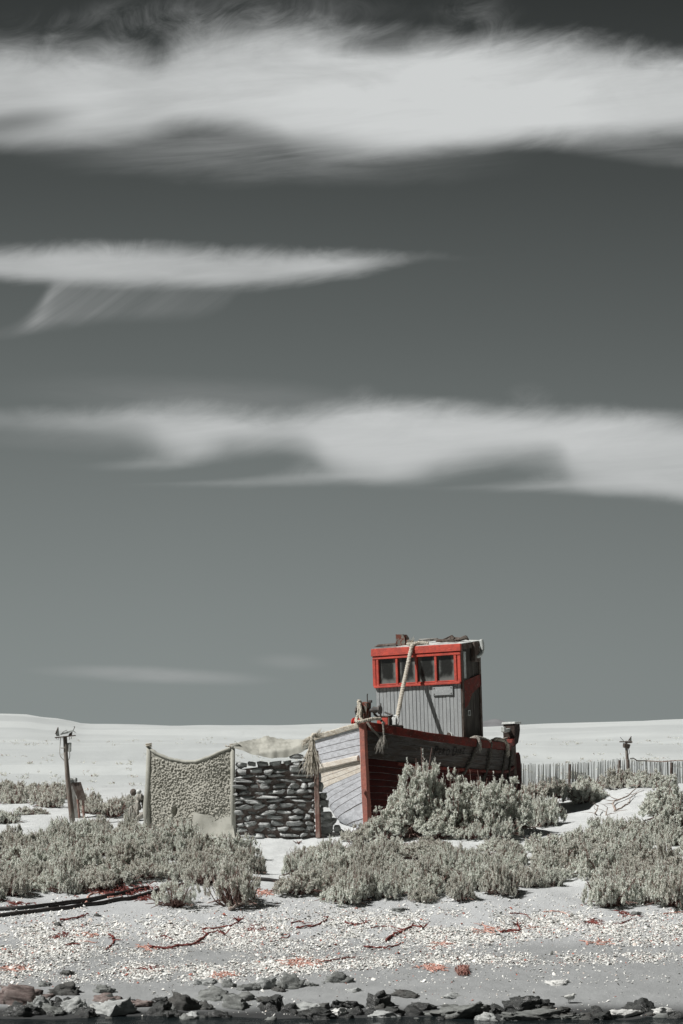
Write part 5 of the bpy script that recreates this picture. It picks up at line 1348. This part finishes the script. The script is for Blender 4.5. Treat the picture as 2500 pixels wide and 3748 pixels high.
ROCKS = [
    (70, 3682, 215, 78, 2, 'big brown-topped rock at the left edge of the shore'), (64, 3722, 160, 58, 1, 'black wet rock at the left edge, lowest by the water'),
    (231, 3645, 150, 48, 4, 'dark brown slab behind the big brown-topped rock'), (150, 3700, 95, 58, 0, 'pale lump leaning on the big brown-topped rock'),
    (195, 3718, 85, 44, 3, 'small grey rock between the pale lump and the water at left'), (265, 3708, 100, 60, 0, 'pale cracked rock left of the broad pale one'),
    (415, 3714, 165, 66, 0, 'broad pale grey rock low on the left shore'), (322, 3724, 76, 42, 1, 'dark wet rock wedged before the broad pale rock'),
    (385, 3672, 130, 34, 2, 'flat brown rock behind the broad pale rock'), (163, 3612, 56, 30, 3, 'small pointed grey stone alone on the sand at upper left of the shore'),
    (381, 3636, 72, 34, 3, 'pointed grey stone on open sand above the flat brown rock'), (240, 3571, 66, 18, 4, 'flat dark stone lying in the lower shell drift at left'),
    (678, 3698, 122, 74, 4, 'large dark rounded boulder in the middle of the left shore'), (586, 3672, 88, 22, 1, 'flat black rock left of the dark rounded boulder'),
    (785, 3664, 130, 54, 3, 'long grey rock rising behind the dark rounded boulder'), (526, 3686, 80, 26, 2, 'low brown rock right of the broad pale rock'),
    (570, 3718, 105, 54, 1, 'glistening black rock in front of the flat black one'), (632, 3728, 66, 30, 1, 'small black wet stone below the dark rounded boulder'),
    (757, 3698, 80, 36, 4, 'dark stone just right of the dark rounded boulder'), (705, 3732, 110, 30, 0, 'pale flat rock at the water below the dark rounded boulder'),
    (800, 3730, 95, 34, 1, 'black rock at the water right of the pale flat one'), (873, 3694, 116, 54, 3, 'grey knobbly boulder left of the black pair'),
    (1004, 3702, 95, 58, 1, 'tall black rock at the water left of the glossy rock'), (968, 3668, 56, 20, 4, 'small dark stone on the sand behind the tall black rock'),
    (1062, 3622, 92, 70, 3, 'big angular grey block, highest of the rocks at mid shore'), (962, 3622, 135, 46, 0, 'pale sloping rock joined to the big angular block'),
    (917, 3627, 84, 28, 3, 'low grey stone at the left foot of the pale sloping rock'), (1016, 3630, 50, 20, 4, 'small dark stone at the foot of the big angular block'),
    (1140, 3612, 68, 17, 3, 'flat grey stone right of the big angular block'), (757, 3608, 105, 26, 0, 'pale flat stone in the sand above the long grey rock'),
    (838, 3616, 58, 36, 3, 'small grey stone beside the pale flat stone in the sand'), (1252, 3600, 100, 42, 3, 'grey pointed rock with a dark left face, mid beach'),
    (1160, 3738, 155, 46, 1, 'glossy black rock lying in the water near mid shore'), (1116, 3702, 130, 30, 0, 'pale grey slab behind the glossy black rock'),
    (1236, 3692, 66, 34, 1, 'black stone at the right end of the pale grey slab'), (1232, 3716, 72, 28, 5, 'whitish stone just above the water at mid shore'),
    (1288, 3692, 84, 30, 1, 'low black stone left of the shiny black boulder'), (1390, 3688, 124, 64, 1, 'shiny black boulder right of mid shore'),
    (1500, 3650, 114, 28, 4, 'half pale half dark stone on the sand above the shiny black boulder'), (1664, 3656, 124, 22, 0, 'long pale flat stone lying alone on wet sand'),
    (1541, 3697, 88, 28, 1, 'black wedge of rock right of the shiny black boulder'), (1441, 3712, 74, 28, 1, 'black stone below the shiny black boulder'),
    (1400, 3730, 115, 28, 0, 'pale rock in the water below the shiny black boulder'), (1694, 3722, 240, 52, 3, 'long grey rock with a dark crest at the water, right of centre'),
    (1815, 3712, 80, 36, 1, 'dark block at the right end of the long grey rock'), (1925, 3702, 156, 54, 1, 'dark angular rock with a sharp right tip'),
    (1945, 3736, 255, 38, 3, 'longest flat grey rock along the water at right'), (1780, 3740, 80, 32, 0, 'pale rock before the dark block at the water'),
    (2110, 3738, 105, 28, 3, 'grey rock at the right end of the longest flat rock'), (2214, 3738, 95, 38, 1, 'black rock at the water under the bird'),
    (2358, 3704, 128, 48, 1, 'dark rounded boulder on pale rubble at far right'), (2296, 3724, 125, 28, 5, 'white rubble at the left foot of the far right boulder'),
    (2440, 3714, 90, 28, 5, 'white stone at the right of the far right boulder'), (2480, 3740, 66, 38, 1, 'black stone in the lower right corner'),
    (2050, 3608, 92, 20, 5, 'heap of white shell grit on wet sand above the bird'), (1298, 3632, 72, 18, 0, 'pale low stone on the sand left of the half dark stone'),
    (210, 3392, 30, 18, 4, 'knobbly dark pebble left on the upper beach at left'), (355, 3355, 24, 14, 4, 'smooth dark pebble under the black pipes'),
    (1460, 3338, 74, 15, 3, 'flat grey slab at the lower edge of the right thicket'), (2330, 3352, 46, 18, 3, 'grey stone at the foot of the big shrubs on the right'),
]
for q in ROCKS: boulder(*q)
rr = random.Random(77)
for k in range(70):                                                  # the rubble between them, all alike
    px = rr.uniform(-10, 2510); py = rr.uniform(3694, 3744) if rr.random() < .75 else rr.uniform(3660, 3700)
    if py < 3695 and px > 1500: continue
    w = rr.uniform(34, 84)
    boulder(px, py, w, w * rr.uniform(.30, .48), rr.choice([1, 1, 1, 4, 3]), 'small dark stone in the rubble along the waterline', sub=3)
    ob = bpy.context.scene.collection.objects[-1]; ob['group'] = 'rubble stones along the waterline'

# ------------------------------------------------------------------ red kelp cast up on the beach
M_KELP = worn('dry_red_kelp', (.22, .060, .048), (.14, .042, .036), scale=12, rough=.7, spec=.3)
M_KELPPALE = worn('faded_red_kelp', (.56, .33, .27), (.46, .22, .17), scale=10, rough=.85, c3=(.66, .52, .46), lo3=.52, hi3=.66)
M_KELPBALL = worn('tangled_kelp', (.46, .28, .235), (.27, .12, .10), scale=14, rough=.9)
def kelp(pts, r, mt, label, tuft=0):
    r = r * .62
    rr = random.Random(int(pts[0][0] * 3 + pts[0][1])); b = MB()
    W_ = [Vector(G(px, py)) for px, py in pts]
    o0 = W_[0].copy(); wp = []
    for k, q in enumerate(resample(W_, .05)):
        z = float(H(q.x, q.y)); wp.append(Vector((q.x + rr.gauss(0, .008), q.y + rr.gauss(0, .02), z + r * .8 + abs(rr.gauss(0, r * .5)))))
    n = len(wp); b.tube(wp, [r * (1.15 - .6 * i / n) * rr.uniform(.8, 1.25) for i in range(n)], 6)
    for k in range(max(2, n // 7)):                                  # side blades
        i = rr.randrange(n); q = wp[i]; a = rr.uniform(0, 6.283); L = rr.uniform(.06, .22); e = [q]
        for j in range(4): q = q + Vector((math.cos(a) * L / 4, math.sin(a) * L / 4 * 1.2, 0)); a += rr.gauss(0, .4); e.append(Vector((q.x, q.y, float(H(q.x, q.y)) + .012 + rr.random() * .02)))
        b.tube(e, [r * .6, r * .5, r * .5, r * .4, r * .2], 5)
    for k in range(tuft):
        q = wp[-1]; a = rr.uniform(0, 6.283); b.tube([q, q + Vector((math.cos(a) * .06, math.sin(a) * .06, .05)), q + Vector((math.cos(a) * .12, math.sin(a) * .12, rr.uniform(.03, .13)))], [r * .6, r * .5, r * .2], 5)
    obj_world('kelp_strand', b, mt, label, 'kelp', o0)
def kelp_mat(px, py, w, h, mt, label, n=40, high=.03, st=1.0):
    rr = random.Random(int(px + py)); b = MB(); o0 = Vector(G(px, py))
    for k in range(int(n * .75)):
        q = Vector(G(px + rr.gauss(0, w / 4.6), py + rr.gauss(0, h / 4.6))); a = rr.uniform(0, 6.283); e = [q + Vector((0, 0, .01))]
        for j in range(4): q = q + Vector((math.cos(a) * .05 * st, math.sin(a) * .07 * st, 0)); a += rr.gauss(0, .6); e.append(Vector((q.x, q.y, float(H(q.x, q.y)) + .003 + rr.random() * high * .6)))
        b.tube(e, [.006, .009, .009, .007, .003], 5)
    obj_world('kelp_mat', b, mt, label, 'kelp', o0)
c1 = lambda L: [(x * .797, 3100 + y * .797) for x, y in L]
c2 = lambda L: [(1250 + x * .797, 3100 + y * .797) for x, y in L]
kelp(c1([(275, 340), (330, 335), (370, 325), (405, 312)]), .030, M_KELP, 'short red kelp strand on bare sand just below the black pipes')
kelp(c1([(690, 465), (760, 470), (830, 458), (890, 452), (930, 425), (960, 400), (1000, 395), (1035, 410)]), .034, M_KELP, 'longest dark red kelp strand snaking across the shells left of centre', 6)
kelp(c1([(940, 380), (1000, 377), (1060, 365), (1100, 350)]), .030, M_KELP, 'red kelp strand with a tufted head above the longest strand', 14)
kelp(c1([(1340, 352), (1380, 345), (1402, 355)]), .020, M_KELP, 'short hooked red kelp strand beneath the left end of the right thicket')
kelp(c1([(1362, 376), (1440, 366), (1490, 346), (1505, 325)]), .026, M_KELP, 'curved red kelp strand with an upturned end under the right thicket')
kelp(c1([(500, 405), (520, 420), (516, 450), (480, 480)]), .026, M_KELP, 'red kelp strand pointing down the beach like a bent leg')
kelp(c1([(300, 455), (345, 448), (375, 452)]), .022, M_KELP, 'short dark kelp strand lying level in the left shells')
kelp(c1([(362, 440), (400, 436), (440, 444)]), .016, M_KELPPALE, 'faded thin kelp strand right of the short dark one')
kelp(c1([(1290, 420), (1320, 418), (1332, 405)]), .016, M_KELP, 'tiny red kelp hook on sand in the middle of the beach')
kelp(c1([(720, 418), (760, 412), (800, 432)]), .018, M_KELP, 'little kelp strand lying above the left end of the longest strand')
kelp(c1([(1480, 528), (1530, 522), (1600, 508)]), .018, M_KELP, 'straight thin kelp strand trailing right from the pink kelp mat')
kelp(c2([(205, 437), (240, 410), (290, 388), (330, 370), (375, 380)]), .036, M_KELP, 'thick dark kelp strand rising to the right near the middle of the beach', 5)
kelp(c2([(100, 460), (160, 466), (220, 462), (280, 445)]), .026, M_KELP, 'kelp strand lying below the thick rising one')
kelp(c2([(18, 350), (60, 362), (108, 354)]), .026, M_KELP, 'kelp strand at mid beach left of the level straight one', 5)
kelp(c2([(135, 374), (190, 368), (240, 371)]), .020, M_KELP, 'level straight kelp strand above the thick rising one')
kelp(c2([(735, 397), (780, 388), (820, 390), (805, 368)]), .034, M_KELP, 'dark clotted kelp strand with an upright stub right of centre', 5)
kelp(c2([(775, 308), (840, 312), (860, 325), (875, 338)]), .016, M_KELP, 'thin bent kelp strand on smooth sand below the sand notch')
kelp(c2([(930, 300), (1000, 300), (1048, 318), (1030, 330)]), .016, M_KELPPALE, 'thin kelp loop on smooth sand right of the bent strand')
kelp(c2([(1288, 356), (1305, 348), (1322, 340)]), .022, M_KELP, 'short red kelp strand in the shells at far right')
kelp(c2([(1478, 312), (1520, 305), (1570, 300)]), .018, M_KELPPALE, 'faded kelp strand at the right edge under the big shrubs')
kelp(c2([(0, 517), (40, 510), (75, 505)]), .012, M_KELP, 'thread-thin kelp strand in the lower shells at mid beach')
kelp(c2([(640, 360), (690, 372), (730, 380)]), .018, M_KELPPALE, 'faded kelp strand left of the dark clotted one')
kelp(c2([(850, 378), (910, 372), (965, 376)]), .016, M_KELPPALE, 'faded level kelp strand right of the dark clotted one')
for px, py, w, h, mt, n, lb in ((1105, 3525, 140, 26, M_KELPPALE, 90, 'pink faded kelp mat in the lower shells at mid beach'), (815, 3571, 90, 16, M_KELPPALE, 46, 'small faded kelp mat left of the pink one'),
                               (50, 3546, 120, 16, M_KELPPALE, 40, 'thin kelp mat at the left edge of the lower shells'), (1585, 3543, 130, 22, M_KELPPALE, 70, 'flat faded kelp mat beside the red kelp ball'),
                               (550, 3550, 70, 20, M_KELP, 18, 'loose scrap of red kelp in the lower shells at left'), (530, 3472, 60, 22, M_KELPPALE, 22, 'faded kelp scrap at the left tip of the longest strand'),
                               (1790, 3405, 90, 22, M_KELPPALE, 36, 'faded kelp mat under the dark clotted strand'), (2180, 3452, 130, 14, M_KELPPALE, 22, 'row of kelp crumbs in the shells at right'),
                               (2175, 3377, 26, 14, M_KELP, 34, 'little red kelp clump in the upper shells at right'), (1615, 3455, 60, 18, M_KELPPALE, 26, 'faded kelp patch between the two shell drifts'),
                               (225, 3425, 40, 12, M_KELP, 26, 'few red kelp shreds in the shells at far left'), (2290, 3345, 90, 16, M_KELP, 26, 'red kelp line under the big shrubs on the right'),
                               (340, 3425, 110, 12, M_KELPPALE, 18, 'thin faded kelp shreds above the bent leg strand'), (930, 3400, 90, 30, M_KELP, 16, 'red kelp crumbs around the tufted strand')):
    kelp_mat(px, py, w, h, mt, lb, n)
kelp_mat(1694, 3562, 44, 26, M_KELPBALL, 'round ball of tangled reddish kelp on the edge of the wet sand', 260, .15, .35)
kelp_mat(440, 3262, 250, 44, M_KELP, 'heap of red kelp caught behind the upper black pipe', 150, .10)
kelp_mat(545, 3288, 170, 26, M_KELP, 'red kelp heap under the lower black pipe at its right end', 90, .05)
kelp_mat(60, 3308, 130, 18, M_KELP, 'red kelp scraps above the pipe at the left edge', 30)
kelp_mat(960, 3268, 90, 26, M_KELPPALE, 'red kelp under the loose twiggy shrub', 40)
kelp(c1([(395, 262), (410, 225), (450, 215), (500, 235), (560, 228)]), .026, M_KELPPALE, 'looping pale kelp stalk lying across the black pipes')

# ------------------------------------------------------------------ black pipes across the sand
M_PIPE = worn('black_pipe', (.018, .016, .015), (.030, .026, .024), scale=6, rough=.55, spec=.35)
def pipe(pts, r, label, lift=0.0):
    b = MB(); W_ = resample([Vector(G(px, py)) for px, py in pts], .25)
    b.tube([Vector((q.x, q.y, float(H(q.x, q.y)) + r * .8 + lift)) for q in W_], r, 10); obj_world('pipe', b, M_PIPE, label, 'pipe', W_[0], smooth=True)
pipe([(-60, 3336), (0, 3334), (120, 3326), (250, 3309), (330, 3300), (420, 3281), (480, 3268), (542, 3256)], .042, 'upper black pipe, ending on the heap of red kelp')
pipe([(-60, 3362), (0, 3357), (120, 3343), (250, 3329), (380, 3310), (470, 3296), (560, 3272), (640, 3250), (760, 3232), (860, 3222), (980, 3226), (1040, 3234)], .040, 'lower black pipe running on under the loose shrub')

# ------------------------------------------------------------------ driftwood
def branch(pts, r, label, seed, twigs=6):
    rr = random.Random(seed); b = MB(); W_ = [Vector(G(px, py)) + Vector((0, 0, l_)) for px, py, l_ in pts]; P_ = resample(W_, .10); n = len(P_)
    P_ = [q + Vector((rr.gauss(0, .012), rr.gauss(0, .012), rr.gauss(0, .010))) for q in P_]
    b.tube(P_, [r * (1.1 - .75 * i / n) for i in range(n)], 7)
    for k in range(twigs):
        i = rr.randrange(n); q = P_[i]; d = Vector((rr.gauss(0, 1), rr.gauss(0, .5), rr.uniform(-.1, .7))).normalized(); e = [q]
        for j in range(4): q = q + d * rr.uniform(.05, .10); d = (d + Vector((rr.gauss(0, .3), rr.gauss(0, .2), rr.gauss(0, .2)))).normalized(); e.append(Vector((q.x, q.y, max(q.z, float(H(q.x, q.y)) + .005))))
        b.tube(e, [r * .45, r * .4, r * .3, r * .22, r * .1], 5)
    obj_world('driftwood', b, M_DRIFT, label, 'driftwood', W_[0])
branch([(1848, 3018, .06), (1900, 3008, .05), (1950, 2998, .10), (1990, 2996, .06), (2025, 3000, .12)], .036, 'bleached root lying under the round shaded shrub', 1, 12)
branch([(1870, 3030, .03), (1930, 3034, .03), (1985, 3028, .03)], .020, 'thin bleached branch below the long root of the round shrub', 2, 6)
branch([(2250, 2972, .02), (2248, 2945, .08), (2290, 2925, .05), (2318, 2910, .10), (2345, 2895, .16)], .026, 'forked bleached branch bent on the sandy bank below the fence', 3, 6)
branch([(2255, 2968, .02), (2290, 2948, .02), (2320, 2915, .06)], .016, 'thin dark branch crossing the bent one on the bank', 4, 3)
branch([(1745, 3040, .04), (1762, 3052, .03), (1800, 3055, .02), (1838, 3052, .02)], .028, 'pale driftwood stub on the sand in front of the half-height shrub', 5, 6)
branch([(2178, 2980, .0), (2183, 2988, .12), (2190, 2975, .16)], .020, 'short upright snag on the bank beneath the bent branch', 6, 4)
branch([(2218, 2985, .0), (2222, 2980, .14)], .018, 'stubby upright twig right of the short snag', 7, 3)
branch([(2160, 2945, .0), (2165, 2935, .10), (2168, 2922, .20)], .012, 'thin dry stem standing on the bank left of the snag', 8, 4)
branch([(840, 3335, .02), (870, 3328, .10), (920, 3318, .04)], .030, 'bleached root showing under the loose twiggy shrub', 9, 8)

# ------------------------------------------------------------------ the little wader on the wet sand
def bird():
    M_BIRD = worn('pale_feathers', (.60, .61, .58), (.36, .36, .34), scale=38, lo=.45, hi=.62, rough=.9, bscale=180)
    M_BELLY = worn('white_feathers', (.72, .72, .70), (.62, .62, .60), scale=40, rough=.9)
    M_DARK = worn('dark_bill_and_legs', (.045, .042, .04), (.06, .05, .045), scale=40, rough=.6)
    x, y, z = G(2086, 3673); p = thing('bird', 'small pale wading bird standing on the wet sand, facing right', 'bird', (x, y, z))
    V, F = ICO[4]; P = V.copy(); k = P[:, 0]
    body = np.stack([P[:, 0] * .082, P[:, 1] * .042, P[:, 2] * .043], -1)
    tail = np.clip(-k - .35, 0, 1); body[:, 0] -= tail * .035; body[:, 2] = body[:, 2] * (1 - .75 * tail) + tail * .012; body[:, 1] *= 1 - .55 * tail
    nk = np.clip(k - .35, 0, 1) * np.clip(P[:, 2] + .35, 0, 1.2); body[:, 2] += nk * .062; body[:, 0] -= nk * .018
    hd = np.stack([P[:, 0] * .024 + .062, P[:, 1] * .021, P[:, 2] * .021 + .046], -1)
    Z0b = .098
    body[:, 2] += Z0b; hd[:, 2] += Z0b
    fc = body[F].mean(1); mi = ((fc[:, 2] - Z0b) < -.012).astype(int)
    V2, F2 = merge([(body, F), (hd, F)]); mi2 = np.concatenate([mi, np.zeros(len(F), int)])
    o = link('body', fast_mesh('body', V2, F2, [M_BIRD, M_BELLY], mi2, smooth=True), p)
    b = MB(); b.tube([(.080, 0, Z0b + .046), (.095, 0, Z0b + .040), (.108, 0, Z0b + .033)], [.006, .004, .0015], 6); b.build('bill', M_DARK, p)
    for s in (-1, 1):
        b = MB(); b.tube([(.074, s * .017, Z0b + .050), (.074, s * .0215, Z0b + .050)], .0045, 8); b.build('eye', M_DARK, p)
        wv = np.stack([P[:, 0] * .070 - .028, s * (.037 + P[:, 1] * .007), P[:, 2] * .026 + Z0b + .010 + P[:, 0] * .006], -1); wv[:, 2] -= np.clip(-P[:, 0], 0, 1) * P[:, 2] * .015
        link('wing', fast_mesh('wing', wv, F, M_BIRD, smooth=True), p)
        q = -.012 + .012 * s
        b = MB(); b.tube([(q, s * .012, Z0b - .036), (q + .004, s * .012, .034), (q, s * .012, .004)], [.0055, .0035, .003], 6); b.build('leg', M_DARK, p)
        b = MB()
        for a in (-.6, 0, .6): b.tube([(q, s * .012, .005), (q + .026 * math.cos(a), s * .012 + .026 * math.sin(a), .003)], [.0035, .0018], 5)
        b.build('foot', M_DARK, p)
    b = MB()
    for s in (-1, 0, 1): b.box((-.118, s * .006, Z0b + .012), (.06, .010, .004), Euler((0, -.12, s * .08)))
    b.build('tail', M_DARK, p)
bird()
# a stray bit of wood in the sand of the path
b = MB()
for k in range(7): q = Vector(G(1092 + random.uniform(-8, 8), 3088 + random.uniform(-3, 3))); a = random.uniform(0, 6.28); b.tube([q + Vector((0, 0, .01)), q + Vector((math.cos(a) * .06, math.sin(a) * .06, .03)), q + Vector((math.cos(a) * .12, math.sin(a) * .12, .06))], [.012, .009, .004], 5)
obj_world('dry_twig', b, M_TWIG, 'small dry twig lying on the sandy path before the stone wall', 'twig', G(1092, 3088))
